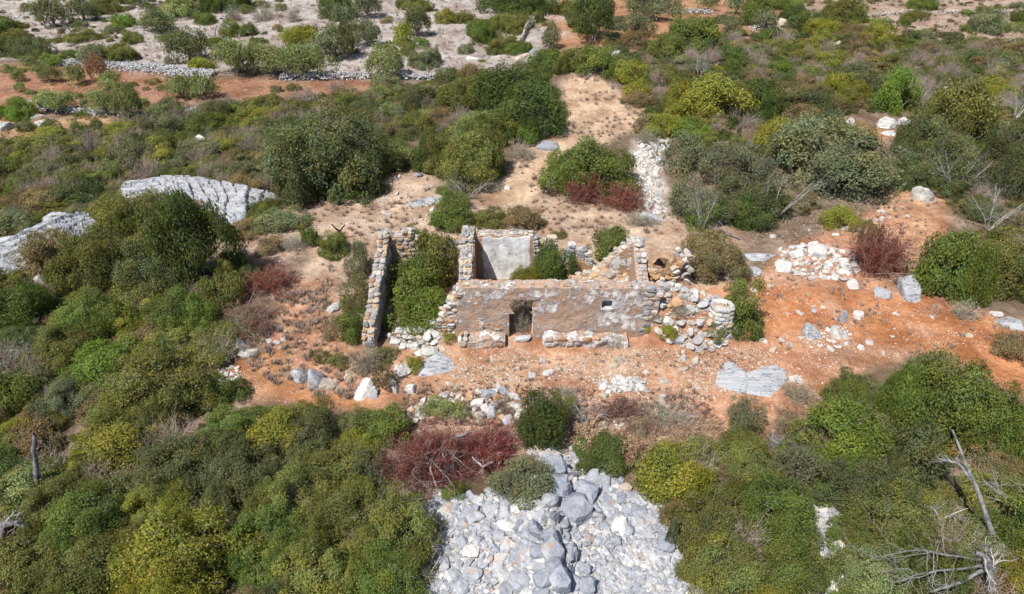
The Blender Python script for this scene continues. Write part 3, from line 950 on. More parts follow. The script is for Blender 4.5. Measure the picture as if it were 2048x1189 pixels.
# pillar stubs left standing on the back wall
for (x, z0, n, w, cols) in ((1.88, .9, 5, .27, 'wcl'), (2.75, .8, 4, .20, 'lgw'), (3.55, .6, 3, .22, 'nc')):
    for k in range(n):
        link('stone', random.choice(BLOCK), bk, hl((x + random.uniform(-.04, .04), 27.2, z0 + .12 + k * .26)), (0, 0, random.uniform(-.2, .2)), (w * random.uniform(.85, 1.1), .22, .145), rc(random.choice(cols)))
link('slab', BLOCK[5], bk, hl((3.22, 27.12, 1.25)), (.06, .05, .1), (.24, .12, .46), rc('l'))
# right end wall
pre = lerp([23.0, 23.6, 24.5, 25.5, 26.4, 27.0, 27.4], [.35, .45, .75, 1.15, 1.6, 1.95, 2.0])
re_ = slab('rubble_wall', house, 5.58, 6.05, YF + .55, 27.3, pre, [M_MORTAR], (), .08, 9, .03, ydir=True)
rec = slab('plaster_coat', house, 5.53, 5.577, YF + .6, 26.92, lambda u: pre(u) + .0, [M_FRONT], (), .06, 10, .008, ydir=True, keep=lambda u, z: -.4)
capping(re_, 23.0, 27.3, 5.6, 6.05, pre, True, ('w', 'w', 'l', 'c'), 61, .24, 1.0, 2)
# left annexe: long side wall running away from the camera
plw = lerp([21.45, 21.7, 22.1, 22.6, 23.4, 24.6, 26.0, 27.4], [.25, .62, 1.0, 1.22, 1.42, 1.75, 2.15, 2.55])
plw = jagged(plw, .38, 12)
lw = slab('rubble_wall', house, -6.02, -5.58, 21.5, 27.4, plw, [M_MORTAR], (), .08, 12, .035, ydir=True)
capping(lw, 21.5, 27.35, -6.03, -5.57, plw, True, ('n', 'w', 'n', 'l', 'c', 'o', 'n', 'g'), 71, .25, .95, 2)
courses(lw, 21.6, 27.3, -5.575, plw, 1, True, ('n', 'w', 'c'), 72, .2, .36, cover=.75)
courses(lw, 21.6, 27.3, -6.025, plw, -1, True, ('n', 'w', 'c'), 73, .5, .42, cover=.5)
courses(lw, -6.0, -5.58, 21.5, lambda u: .5, -1, False, ('g', 'b', 'l'), 74, -.1, .36, cover=1)
# its back wall: a standing stub, then a low line
pls = lerp([-5.9, -4.9, -4.5, -4.25, -4.05, -3.5, -2.9, -2.3], [2.55, 2.4, 2.3, 1.8, .9, .8, 1.6, 1.7])
pls = jagged(pls, .35, 13)
ls = slab('rubble_wall', house, -5.52, -2.26, 26.9, 27.45, pls, [M_MORTAR], (), .08, 13, .03)
courses(ls, -5.5, -4.05, 26.89, pls, -1, False, ('c', 'o', 'n', 'c', 'n', 'o'), 75, .6, .24, cover=.95)
capping(ls, -5.5, -2.3, 26.95, 27.4, pls, False, ('w', 'c', 'l'), 76, .24, .95, 2)
# remnant of its front wall, stepping down from the house corner
pst = lerp([-3.45, -3.1, -2.8, -2.5, -2.26], [.25, .75, 1.2, 1.75, 2.2])
stb = slab('rubble_wall', house, -3.45, -2.26, YF + .03, YF + .56, pst, [M_MORTAR], (), .07, 14, .03)
courses(stb, -3.4, -2.28, YF + .01, pst, -1, False, ('c', 'w', 'l', 'o', 'w'), 77, .0, .24, cover=.9)
capping(stb, -3.4, -2.3, YF + .05, YF + .55, pst, False, ('g', 'w', 'g', 'c'), 78, .30, 1.0, 2)

# oven: orange clay and stone corner with a dark mouth
def oven():
    D, Fc = ICO[4]
    V = D.copy()
    oc = np.array([-.40, -.66, .62]); oc /= np.linalg.norm(oc)
    dark = []
    for i, d in enumerate(D):
        q = Vector(d)
        n = 1 + .16 * mn.fractal(q * 2.3 + Vector((4, 1, 2)), .9, 2, 5)
        c = mn.cell_vector(q * 4.5)
        n += .05 * (c.x - .5)
        g = math.acos(max(-1, min(1, float(d @ oc))))
        if g < .42: n *= .22 + .1 * (g / .42)
        elif g < .48: n *= 1.02
        V[i] = d * n
    me = mesh_np("clay_body", V * np.array([.82, .60, .66]), Fc, [M_CLAY, M_SOOT])
    cen = V[Fc].mean(1); cd = cen / np.linalg.norm(cen, axis=1)[:, None]
    ang = np.arccos(np.clip(cd @ oc, -1, 1))
    me.polygons.foreach_set('material_index', (ang < .45).astype(np.int32))
    e = empty("clay_oven", (7.0, 26.35, 1.02))
    tag(e, "crumbling orange clay oven with a black mouth behind the ruin's right end", "oven")
    link('clay_body', me, e)
    for k in range(95):
        a = random.uniform(3.3, 6.5); el = random.uniform(-1.0, .75)
        if el > .1 and a < 5.0: continue
        rr = random.uniform(.86, 1.05)
        s = random.uniform(.07, .16)
        link('stone', random.choice(BLOCK), e, (.85 * rr * math.cos(a) * math.cos(el * .7), .68 * rr * math.sin(a) * math.cos(el * .7), .85 * rr * math.sin(el)), (random.uniform(-.3, .3), random.uniform(-.3, .3), a + 1.57), (s * 1.25, s, s * .75), rc(random.choice('oococcown')))
    for k in range(22):
        a = random.uniform(-.5, 1.1)
        link('stone', random.choice(BOULDER), e, (.80 * math.cos(a) + random.uniform(0, .3), .7 * math.sin(a), random.uniform(-.9, .85)), (0, 0, random.random() * 6), (.18, .15, .13), rc(random.choice('wncw')))
oven()

# ------------------------------------------------------------------ stone heaps
def heap(name, label, poly, n_big, size, cols, n_small, ssize, small_cols, cat="stone heap", flat=.6, seed=3, sizefn=None, world=False):
    """each large stone a part, the small stuff joined"""
    r = np.random.default_rng(seed)
    poly = poly if world else wpoly(poly)
    cx = np.mean([p[0] for p in poly]); cy = np.mean([p[1] for p in poly]); cz = gz(cx, cy)
    e = empty(name, (cx, cy, cz)); tag(e, label, cat)
    pts = []; tries = 0
    sz = np.sort(r.uniform(0, 1, n_big) ** 2.2)[::-1] * (size[1] - size[0]) + size[0]
    k = 0
    while k < n_big and tries < 30000:
        tries += 1
        q = sample_poly(poly, 1, r)[0]; s = sz[k] * (sizefn(q[0], q[1]) if sizefn else 1)
        if any((q[0] - a) ** 2 + (q[1] - b) ** 2 < (.72 * (s + c)) ** 2 for a, b, c in pts): 
            if tries % 60 == 0: k += 1
            continue
        pts.append((q[0], q[1], s)); k += 1
        random.seed(int(r.integers(1 << 30)))
        child_rock(e, (q[0] - cx, q[1] - cy, gz(q[0], q[1]) + s * .12 - cz), s, str(r.choice(list(cols))), flat=flat, name='stone')
    if n_small:
        q = sample_poly(poly, n_small, r); s = r.uniform(0, 1, n_small) ** 2 * (ssize[1] - ssize[0]) + ssize[0]
        z = terrain(q[:, 0], q[:, 1]) + s * .2
        base = np.array([ROCK_COL[c] for c in small_cols])
        cc = base[r.integers(0, len(base), n_small)] * r.uniform(.8, 1.12, n_small)[:, None]
        o = merged_stones('rubble', None, np.stack([q[:, 0] - cx, q[:, 1] - cy, z - cz], -1), s, cc, 1 if ssize[1] > .12 else 0, .65, seed)
        o.parent = e; o["kind"] = "stuff"
    return e

heap("stone_heap", "large heap of grey and white quarried stones at the bottom of the photo",
     [(815, 1000), (850, 1012), (880, 985), (950, 998), (1000, 975), (1062, 1000), (1075, 915), (1110, 900), (1160, 925), (1185, 945), (1240, 955), (1275, 1000), (1330, 1020), (1350, 1060), (1385, 1110), (1395, 1160), (1430, 1215), (860, 1215), (880, 1150), (835, 1090), (860, 1050)],
     299, (.12, .32), 'ggbblglgbw', 6800, (.025, .17), 'llglgblwgn', seed=4, flat=.55,
     sizefn=lambda x, y: (.42 if x > 1.7 and y < 12.6 else 1.0) if x > -1.5 else .8)
heap("gravel_bank", "bank of fine white gravel at the lower right of the quarried stone heap",
     [(1180, 1110), (1240, 1075), (1330, 1080), (1385, 1130), (1405, 1215), (1190, 1215)], 20, (.07, .13), 'wwlw', 4200, (.02, .07), 'wwlwn', seed=24, cat="gravel bank")
ridge = empty("rock_ridge", (.95, 13.2, gz(.95, 13.2)))
tag(ridge, "upright spine of big blue-grey slabs running through the quarried stone heap", "rock ridge")
def ridge_stone(px, py, w, hgt, ry=.8, col='b', lift=0.0, rz=None, t=(0, 0)):
    hgt *= .72; w *= .84
    p = P(px, py); s = PXs(p); r_ = w / 2 / s
    o = link('slab', random.choice(BOULDER + BLOCK), ridge, (p[0] - .95, p[1] - 13.2, p[2] + hgt * .25 + lift - gz(.95, 13.2)), (t[0], t[1], random.uniform(-.4, .4) if rz is None else rz), (r_, r_ * ry, hgt), rc(col))
random.seed(77)
for a in ((1115, 945, 48, .55, .9, 'b'), (1140, 955, 40, .5, .6, 'g'), (1120, 985, 60, .5, 1.1, 'b'), (1135, 1000, 22, .75, 1.8, 'b'), (1148, 975, 20, .5, 1.5, 'w'),
          (1165, 1000, 72, .55, 1.1, 'b'), (1150, 1025, 84, .6, .9, 'b'), (1185, 1035, 50, .4, .7, 'g'), (1100, 1010, 40, .5, 1.0, 'g'), (1105, 1045, 42, .6, 1.2, 'b'),
          (1075, 1070, 40, .5, 1.3, 'b'), (1100, 1085, 34, .62, 1.2, 'b'), (1105, 1110, 54, .55, 1.0, 'g'), (1080, 1110, 50, .4, .9, 'b'), (1108, 1140, 48, .55, 1.1, 'b'),
          (1120, 1170, 50, .6, 1.1, 'b'), (1140, 1110, 40, .45, 1.4, 'g'), (1085, 1165, 50, .4, 1.0, 'b'), (1170, 1145, 34, .4, .8, 'g'), (1140, 1150, 18, .4, 2.2, 'b'),
          (1175, 1180, 44, .5, 1.1, 'b'), (1100, 1060, 28, .55, .8, 'w'), (1012, 1095, 44, .4, .8, 'w'), (1040, 1060, 40, .35, .7, 'b'), (1160, 1045, 34, .3, .7, 'g'),
          (1255, 1060, 46, .3, .8, 'g'), (1330, 1090, 40, .35, 1.5, 'b'), (1250, 980, 30, .3, .8, 'c'), (1225, 1000, 30, .25, .9, 'l'), (1040, 1180, 54, .45, .8, 'b'),
          (1230, 1085, 34, .3, .8, 'g'), (1000, 1190, 40, .3, .7, 'w'), (1180, 1080, 40, .3, 1.0, 'b'), (950, 1040, 50, .3, .6, 'l'), (900, 1020, 46, .25, .6, 'l')):
    ridge_stone(*a)

heap("collapsed_wall", "tumbled white rubble of a collapsed wall against the ruin's right corner",
     [(6.0, 24.2), (6.0, 22.0), (6.9, 21.7), (8.0, 21.5), (8.9, 21.9), (9.25, 22.6), (9.2, 23.9), (8.2, 24.3), (7.2, 24.5)], 230, (.09, .27), 'wwcnlnwno', 1700, (.04, .10), 'wnco', seed=8, world=True, flat=.7)
# the piece of it that still stands
we = empty("wall_end", (8.65, 22.75, 0))
tag(we, "rounded stone wall end still standing beside the tumbled white rubble", "wall")
wr = random.Random(3)
for k in range(8):
    z = .08 + k * .19; rad = .52 - k * .02
    for a in np.arange(0, 6.28, .62):
        link('stone', wr.choice(BLOCK), we, (rad * math.cos(a + k * .3) * .95, rad * math.sin(a + k * .3) * .8, z), (wr.uniform(-.1, .1), 0, a + k * .3 + 1.57), (wr.uniform(.14, .2), .15, .11), rc(wr.choice('wlwgw')))
link('core', mesh_np('core', *(lambda t: (t[0] * np.array([.45, .38, .78]) + np.array([0, 0, .78]), t[1]))(polytope(5, 3, 12, True)), mats=[M_MORTAR]), we)

heap("stone_heap", "low heap of bright white stones beside the red dead bush",
     [(1555, 500), (1590, 492), (1640, 488), (1700, 505), (1722, 540), (1690, 562), (1620, 560), (1560, 545)], 95, (.10, .24), 'wwwwl', 500, (.03, .09), 'wwl', seed=12)
heap("fallen_stones", "fallen white stones in front of the left annexe below the green bush",
     [(770, 668), (880, 662), (885, 705), (840, 712), (790, 690)], 34, (.09, .26), 'wwlwc', 160, (.03, .08), 'wwc', seed=13, cat="rubble")
heap("fallen_stones", "yellowish rubble inside the roofless room beside the round bushes",
     [(2.3, 25.2), (4.6, 25.0), (5.4, 26.0), (5.3, 26.8), (2.4, 26.8)], 48, (.10, .24), 'cccow', 240, (.03, .09), 'cco', seed=14, world=True, cat="rubble")
heap("stone_heap", "pale tumbled stones beside the round green bush above the ruin",
     [(1282, 285), (1335, 282), (1345, 300), (1318, 330), (1325, 400), (1335, 425), (1295, 430), (1275, 380), (1268, 320)], 120, (.12, .30), 'wwlw', 700, (.04, .1), 'wwl', seed=15)
heap("stone_heap", "scattered pale building stones in front of the dead red brush",
     [(935, 790), (1000, 772), (1050, 800), (1045, 845), (960, 850), (930, 825)], 46, (.08, .26), 'wwlgo', 200, (.03, .08), 'wwco', seed=16)
heap("stone_heap", "pale stones edging the low green bush above the red brush",
     [(800, 835), (850, 800), (905, 788), (930, 800), (870, 830), (810, 850)], 40, (.08, .2), 'wwwc', 150, (.03, .08), 'wwc', seed=17)
heap("stone_heap", "small white stone spread on orange soil left of the flat slabs",
     [(1195, 770), (1240, 757), (1288, 765), (1290, 782), (1210, 790)], 40, (.08, .22), 'wwl', 160, (.03, .08), 'wwl', seed=18)
heap("stone_heap", "strip of white broken rock between the foreground bushes at the right",
     [(1618, 1010), (1672, 1015), (1690, 1085), (1665, 1215), (1622, 1215), (1615, 1100)], 60, (.10, .34), 'wwlg', 700, (.03, .1), 'wwl', seed=19)
heap("stone_heap", "white stones around the base of the pale boulders right of the ruin",
     [(1590, 680), (1690, 650), (1720, 690), (1640, 705)], 26, (.07, .16), 'wwl', 160, (.03, .07), 'wwc', seed=20)
heap("stone_heap", "pale stones along the track bend left of the ruin",
     [(425, 740), (470, 735), (490, 750), (440, 790)], 26, (.07, .18), 'wwl', 120, (.03, .07), 'wwc', seed=22)
heap("stone_heap", "white stones on the slope above the dead brush near the bottom heap",
     [(1050, 905), (1100, 890), (1160, 895), (1150, 925), (1090, 930)], 30, (.08, .2), 'wwc', 200, (.03, .08), 'wwc', seed=23)

# far dry stone terrace walls: stones a few pixels each, joined
def terrace_wall(label, pts, width, hgt, n, seed, cols='lgwl'):
    r = np.random.default_rng(seed)
    wp = np.array([P(a, b)[:2] for a, b in pts])
    seg = np.linalg.norm(np.diff(wp, axis=0), axis=1); cum = np.concatenate([[0], np.cumsum(seg)])
    t = r.uniform(0, cum[-1], n)
    x = np.interp(t, cum, wp[:, 0]); y = np.interp(t, cum, wp[:, 1])
    v = r.normal(size=n) * width * .4
    y = y + v
    lum = .75 + .5 * vn(t * .6, t * 0, seed)
    z = terrain(x, y) + np.clip(hgt * lum * np.exp(-(v / width) ** 2) * r.uniform(.1, 1, n), 0, 9)
    s = r.uniform(.07, .16, n)
    base = np.array([ROCK_COL[c] for c in cols]); cc = base[r.integers(0, len(base), n)] * r.uniform(.8, 1.1, n)[:, None]
    c0 = wp.mean(0); e = empty("dry_stone_wall", (c0[0], c0[1], gz(*c0))); tag(e, label, "wall")
    o = merged_stones('stones', None, np.stack([x - c0[0], y - c0[1], z - gz(*c0)], -1), s, cc, 0, .7, seed)
    o.parent = e; o["kind"] = "stuff"
terrace_wall("long grey dry stone wall along the top edge of the red field", [(128, 128), (220, 133), (330, 143), (430, 154)], 1.25, .34, 2600, 31)
terrace_wall("grey dry stone wall edging the pale field between the pale green trees", [(560, 160), (640, 160), (740, 158), (870, 162)], .45, .5, 900, 32)
terrace_wall("broken dry stone wall along the lower edge of the red field", [(50, 212), (110, 222), (200, 232), (300, 240), (410, 232), (440, 215)], .6, .45, 1300, 33)
terrace_wall("white tumbled wall climbing from the pale field beside the red patches", [(1040, 90), (1055, 62), (1075, 42)], .7, .8, 420, 34, 'wwlc')
terrace_wall("pale broken rock line along the top right fields", [(1720, 38), (1800, 30), (1860, 30), (1960, 27), (2060, 32)], .6, .4, 500, 35, 'wlc')
terrace_wall("low grey stone line among the olive trees at the top", [(1340, 28), (1380, 26), (1425, 30)], .7, .4, 260, 36, 'wlg')
terrace_wall("short line of pale stones beside the lower trees of the red field", [(1500, 62), (1530, 58), (1570, 66)], .9, .4, 160, 37, 'wlc')

# ------------------------------------------------------------------ single rocks and outcrops
random.seed(9)
R = rock
def ledge(label, path, width, hgt, seed, col='l', tilt=.35):
    """long low limestone ledge with bedding joints, following a line on the ground"""
    wp = np.array([P(a, b)[:2] for a, b in path])
    seg = np.linalg.norm(np.diff(wp, axis=0), axis=1); cum = np.concatenate([[0], np.cumsum(seg)])
    n = int(cum[-1] / .085) + 2; m = 44
    t = np.linspace(0, cum[-1], n)
    cx = np.interp(t, cum, wp[:, 0]); cy = np.interp(t, cum, wp[:, 1])
    for _ in range(12): cx[1:-1] = (cx[:-2] + 2 * cx[1:-1] + cx[2:]) / 4; cy[1:-1] = (cy[:-2] + 2 * cy[1:-1] + cy[2:]) / 4
    dx, dy = np.gradient(cx), np.gradient(cy); L = np.hypot(dx, dy) + 1e-9
    nx_, ny_ = -dy / L, dx / L
    v = np.linspace(-1, 1, m)
    Tm, Vm = np.meshgrid(t, v, indexing='ij')
    wv = width * (.65 + .7 * vn(t * .45, t * 0, seed))[:, None]
    endf = sstep(0, 1.0, np.minimum(t, cum[-1] - t))[:, None]
    X = cx[:, None] + nx_[:, None] * Vm * wv; Y = cy[:, None] + ny_[:, None] * Vm * wv
    prof = np.clip(1 - np.abs(Vm - tilt) ** 2.2 / (1 + tilt) ** 2.2 * 1.3, 0, 1) * sstep(1.0, .75, Vm) ** .6
    block = .55 + .75 * vn(Tm * .55, Vm * 1.2, seed + 3)
    s = Tm * 1.15 + Vm * 2.3 + 1.3 * fbm(Tm * .5, Vm * .9, seed + 4, 3)
    j = np.abs((s % 1.0) - .5) * 2
    s2 = Vm * 4.2 - Tm * .35 + 1.0 * fbm(Tm * .7, Vm * 1.1, seed + 8, 3)
    j2 = np.abs((s2 % 1.0) - .5) * 2
    step = .42 * vn(np.floor(s) * 1.7, np.floor(s2) * 2.3, seed + 9)
    Zm = terrain(X.ravel(), Y.ravel()).reshape(X.shape) - .12 + hgt * .75 * prof * endf * block + step * prof * endf
    Zm -= (.36 * np.clip((j - .86) / .14, 0, 1) + .30 * np.clip((j2 - .88) / .12, 0, 1)) * prof
    Zm += .10 * (fbm(X * 2.2, Y * 2.2, seed + 6, 4) - .5) * prof
    c0 = np.array([cx.mean(), cy.mean(), 0.0])
    idx_ = np.arange(n * m).reshape(n, m)
    Fq = np.stack([idx_[:-1, :-1], idx_[1:, :-1], idx_[1:, 1:], idx_[:-1, 1:]], -1).reshape(-1, 4)
    me = mesh_np('rock_ledge', np.stack([X, Y, Zm], -1).reshape(-1, 3) - c0, Fq, [M_KARST], False)
    tag(link('rock_ledge', me, None, c0, color=tuple(.95 * k for k in rc(col))), label, "rock")
ledge("long fissured grey limestone ledge running in from the left edge", [(-120, 560), (10, 530), (90, 495), (150, 465), (212, 440)], 1.7, .95, 5)
ledge("broad smooth grey limestone ledge above the tall left tree", [(225, 412), (300, 398), (380, 392), (450, 408), (515, 430)], 1.75, 1.0, 9)
R((-12, 462, 60, 512), 'l', "rounded fissured boulder on the ledge at the left edge", .7, 'out', 'rock_outcrop')
R((372, 374, 414, 402), 'l', "rounded grey boulder at the crest of the broad ledge", .7, 'out', 'rock_outcrop')
R((455, 388, 512, 440), 'l', "upright split grey crag touching the big grey-green oak", .8, 'out', 'rock_outcrop')
R((425, 432, 500, 470), 'l', "low pale rock shelf below the split crag", .25, 'out', 'rock_outcrop')
R((152, 425, 206, 470), 'l', "blocky grey crag between the brownish bush and the tall green trees", .7, 'out', 'rock_outcrop')
R((75, 422, 150, 448), 'l', "pale flat rock showing through the scrub above the long ledge", .3, 'out', 'rock_outcrop')
R((-20, 425, 25, 450), 'l', "small pale rock in the scrub at the left edge", .5, 'out', 'rock_outcrop')
R((76, 553, 106, 575), 'w', "round white boulder below the long ledge", .8)
R((435, 452, 490, 482), 'c', "tan rock sheet beside the path left of the ruin", .2, 'out', 'rock_outcrop')
R((575, 708, 628, 776), 'l', "left half of the split pale boulder below the annexe", .55, 'out', 'rock_outcrop', rz=.3)
R((600, 716, 664, 792), 'l', "right half of the split pale boulder, leaning over", .62, 'out', 'rock_outcrop', rz=-.4)
R((636, 757, 673, 783), 'c', "tan block beside the split pale boulder", .7, 'block')
R((650, 605, 688, 625), 'w', "bright white boulder left of the annexe wall", .6)
R((470, 683, 492, 702), 'l', "small grey boulder by the dry brush left of the track", .8)
R((478, 697, 512, 716), 'w', "white rock at the edge of the track beside the shrubs", .6)
R((790, 720, 822, 758), 'w', "upright white boulder with a yellow shrub in front of the annexe", 1.1)
R((828, 700, 935, 772), 'l', "flat bluish rock sheet in front of the annexe opening", .12, 'out', 'rock_outcrop')
R((843, 694, 880, 716), 'w', "white block at the top of the bluish rock sheet", .7, 'block')
R((808, 764, 840, 790), 'w', "white boulder below the bluish rock sheet", .7)
R((775, 760, 802, 788), 'w', "angular white stone between the boulders and the dry weeds", .7)
R((704, 764, 748, 803), 'w', "weathered whitish rock near the end of the track", .7)
R((684, 738, 714, 768), 'c', "pinkish rock among the dry weeds below the annexe", .9)
R((735, 775, 758, 803), 'l', "grey rock leaning on the weathered whitish rock", .8)
R((1400, 726, 1512, 800), 'l', "flat grey bedrock slab set in the orange soil, left of its pair", .10, 'out', 'rock_outcrop')
R((1462, 730, 1566, 800), 'l', "flat grey bedrock slab set in the orange soil, right of its pair", .10, 'out', 'rock_outcrop')
R((1574, 744, 1604, 770), 'w', "small white rock just right of the flat bedrock slabs", .4)
R((1600, 636, 1648, 682), 'l', "pale pointed boulder on the orange soil right of the ruin", .8, 'out', 'rock_outcrop')
R((1656, 648, 1690, 682), 'w', "smaller white boulder beside the pale pointed one", .7)
R((1674, 624, 1696, 648), 'g', "grey egg-shaped stone above the pale boulders", .9)
R((1712, 622, 1732, 638), 'w', "white stone alone on the deep orange soil", .6)
R((1788, 552, 1852, 602), 'l', "large pointed grey slab below the red dead bush", .7, 'out', 'rock_outcrop')
R((1756, 574, 1792, 602), 'g', "pair of dark grey stones left of the pointed slab", .5)
R((1690, 563, 1716, 582), 'w', "rounded white stone under the white stone heap", .6)
R((1578, 497, 1618, 520), 'w', "flat-topped white boulder at the top of the white heap", .6)
R((1624, 492, 1662, 516), 'w', "largest white boulder crowning the white heap", .7)
R((1556, 516, 1592, 548), 'w', "white boulder at the left end of the white heap", .6)
R((1490, 500, 1552, 526), 'l', "cracked pale slab right of the brownish bush", .4, 'out', 'rock_outcrop')
R((1484, 520, 1535, 560), 'l', "grey-lilac rock sheet below the cracked pale slab", .10, 'out', 'rock_outcrop')
R((1992, 636, 2060, 668), 'l', "flat pale rock at the right edge of the photo", .4, 'out', 'rock_outcrop')
R((1980, 622, 2004, 634), 'w', "small white stone by the right edge shrubs", .5)
R((1822, 374, 1882, 412), 'w', "white boulders on the track at the right below the dark trees", .6, 'out', 'rock_outcrop')
R((1682, 448, 1730, 466), 'w', "white rock beside the yellow-green bush on the track", .5)
R((1750, 222, 1802, 262), 'w', "pale rock face above the small orange clearing at the right", .35, 'out', 'rock_outcrop')
R((1765, 250, 1800, 276), 'w', "bright white rock at the foot of the pale rock face", .3, 'out', 'rock_outcrop')
R((1684, 240, 1712, 264), 'w', "white boulder left of the small orange clearing", .8)
R((1800, 235, 1828, 252), 'l', "grey rock half hidden by the dark trees at the right", .6)
R((1870, 177, 1905, 192), 'w', "pale rock in the scrub of the upper right", .6)
R((1212, 95, 1246, 124), 'w', "bright white pointed boulder on the hedge above the path", 1.3)
R((1032, 108, 1062, 124), 'c', "tan blocky rock below the tumbled wall at the top", .8)
R((1056, 100, 1074, 116), 'g', "dark grey rock beside the tan blocky rock", .8)
R((1074, 286, 1118, 306), 'g', "flat grey stone lying across the sandy path", .35, 'block')
R((925, 112, 960, 126), 'w', "pale flat rock at the lower edge of the pale field", .4)
R((1010, 372, 1024, 382), 'w', "small white stone on the sandy path", .7)
R((792, 345, 802, 360), 'w', "white stone beside the big grey-green oak's right side", .7)
R((826, 345, 850, 356), 'g', "grey stone on the bare soil above the ruin", .6)
R((808, 392, 880, 416), 'l', "pale ledge of rock on the bare soil behind the ruin", .2, 'out', 'rock_outcrop')
R((1272, 425, 1330, 452), 'l', "pale stony ledge behind the oven", .2, 'out', 'rock_outcrop')
R((-15, 232, 26, 268), 'w', "white outcrop at the left edge below the red field", .5, 'out', 'rock_outcrop')
R((64, 242, 106, 262), 'w', "white slab between dark bushes below the red field", .5, 'out', 'rock_outcrop')
R((60, 228, 92, 240), 'l', "pale slab just under the lower field wall", .4, 'out', 'rock_outcrop')
R((370, 275, 418, 292), 'w', "white rocks showing in the scrub below the red field", .5, 'out', 'rock_outcrop')
R((480, 320, 515, 345), 'w', "pale rock in the scrub above the broad slab", .5, 'out', 'rock_outcrop')
R((700, 255, 740, 268), 'w', "pale flat rock between the oak and the carob thicket", .4, 'out', 'rock_outcrop')
R((815, 300, 830, 325), 'w', "white rock strip between the bushes left of the carob thicket", .8)
R((1655, 78, 1690, 100), 'w', "pale rocks under the bushes of the upper right", .6, 'out', 'rock_outcrop')
R((1540, 45, 1575, 62), 'c', "tan rock bank beside the small olive at the top", .6, 'out', 'rock_outcrop')

# ------------------------------------------------------------------ plants one can point at
S = lambda b, c, l, f='dome', **k: pb(b, f, c, l, **k)
def T(b, c, l, **k): return pb(b, 'tree', c, l, **k)
random.seed(21)
# --- inside and around the ruin
S((778, 566, 906, 672), 'bt', "dense bright green bush filling the front of the left annexe", hf=1.1)
S((768, 515, 880, 630), 'mg', "green bush in the middle of the left annexe behind the bright one", hf=1.0)
S((822, 462, 922, 590), 'og', "olive green bush at the back of the annexe by the cross wall", hf=1.1)
S((795, 455, 850, 500), 'mg', "small green bush growing over the annexe back wall", hf=1.0)
S((1015, 535, 1085, 585), 'yg', "yellow-green bush inside the main room, left of the dark one", hf=1.5)
S((1062, 484, 1140, 585), 'dg', "dark green bush inside the main room", hf=1.6)
S((1120, 500, 1160, 555), 'gg', "thin grey-green weed beside the dark bush in the room", 'loose', hf=1.4)
S((1180, 458, 1278, 535), 'mg', "green bush on the broken back wall of the ruin", hf=1.0)
S((1098, 462, 1135, 480), 'og', "low olive bush between the stone stubs behind the ruin")
S((1364, 460, 1496, 585), 'bg', "big brownish bush against the right side of the ruin", hf=1.2)
S((1440, 575, 1530, 692), 'mg', "green bush wrapped round the standing wall end", hf=1.4)
S((1405, 660, 1452, 700), 'og', "small olive bush growing from the tumbled white rubble", 'loose')
S((1318, 662, 1352, 694), 'yg', "small yellow-green shrub at the foot of the tumbled rubble")
S((1285, 656, 1302, 674), 'yg', "tiny yellow-green tuft at the right end of the bench")
for b in ((1160, 640, 1205, 668), (1205, 638, 1240, 672), (1250, 640, 1292, 670), (1205, 672, 1255, 702), (1330, 630, 1375, 665), (1120, 655, 1150, 670), (1290, 645, 1325, 668)):
    S(b, 'gy', "dry grey-brown weed clump along the ruin's front bench", 'dry', group="weeds along the front bench", hf=1.0)
S((1026, 622, 1062, 676), 'gy', "dry grey bush standing inside the doorway", 'dry', hf=1.3)
plant(np.array([.45, 24.3, .02]), .75, .7, 1.5, 'loose', 'gy', 'shrub', "grey withered shrub seen through the doorway of the ruin")
S((885, 668, 915, 694), 'yg', "small yellowish weed at the foot of the annexe stub", 'loose')
S((700, 690, 760, 760), 'gy', "dry grey weeds at the front end of the annexe wall", 'dry', hf=.9)
S((735, 690, 800, 740), 'og', "dull olive weed clump in front of the annexe wall", 'loose', hf=.8)
S((745, 730, 790, 790), 'bg', "brownish weed clump between the white boulders", 'loose', hf=.8)
S((812, 715, 845, 750), 'yg', "yellow-green shrub against the upright white boulder")
S((620, 700, 660, 735), 'og', "olive weed growing in the cleft of the split boulder", 'loose')
S((655, 705, 700, 745), 'og', "olive weed right of the split boulder", 'loose')
S((635, 468, 700, 525), 'mg', "green bush on the stony slope left of the annexe")
S((690, 480, 758, 570), 'gg', "straggly grey-green bush against the outside of the annexe wall", 'loose', hf=1.2)
S((680, 555, 755, 640), 'og', "olive bush halfway along the outside of the annexe wall", 'loose', hf=1.1)
S((675, 620, 745, 695), 'mg', "green bush at the front corner outside the annexe wall", hf=1.1)
S((650, 640, 700, 690), 'bg', "brownish bush below the bright white boulder", 'loose')
S((505, 418, 622, 474), 'gg', "low grey-green bush on the stony slope under the oak", hf=.7)
S((560, 470, 625, 510), 'gy', "dry grey tufts on the stony slope left of the ruin", 'dry')
S((510, 470, 570, 520), 'bg', "rusty brown low bush on the stony slope", 'loose')
S((600, 455, 640, 500), 'mg', "small green bush beside the black burnt stump")
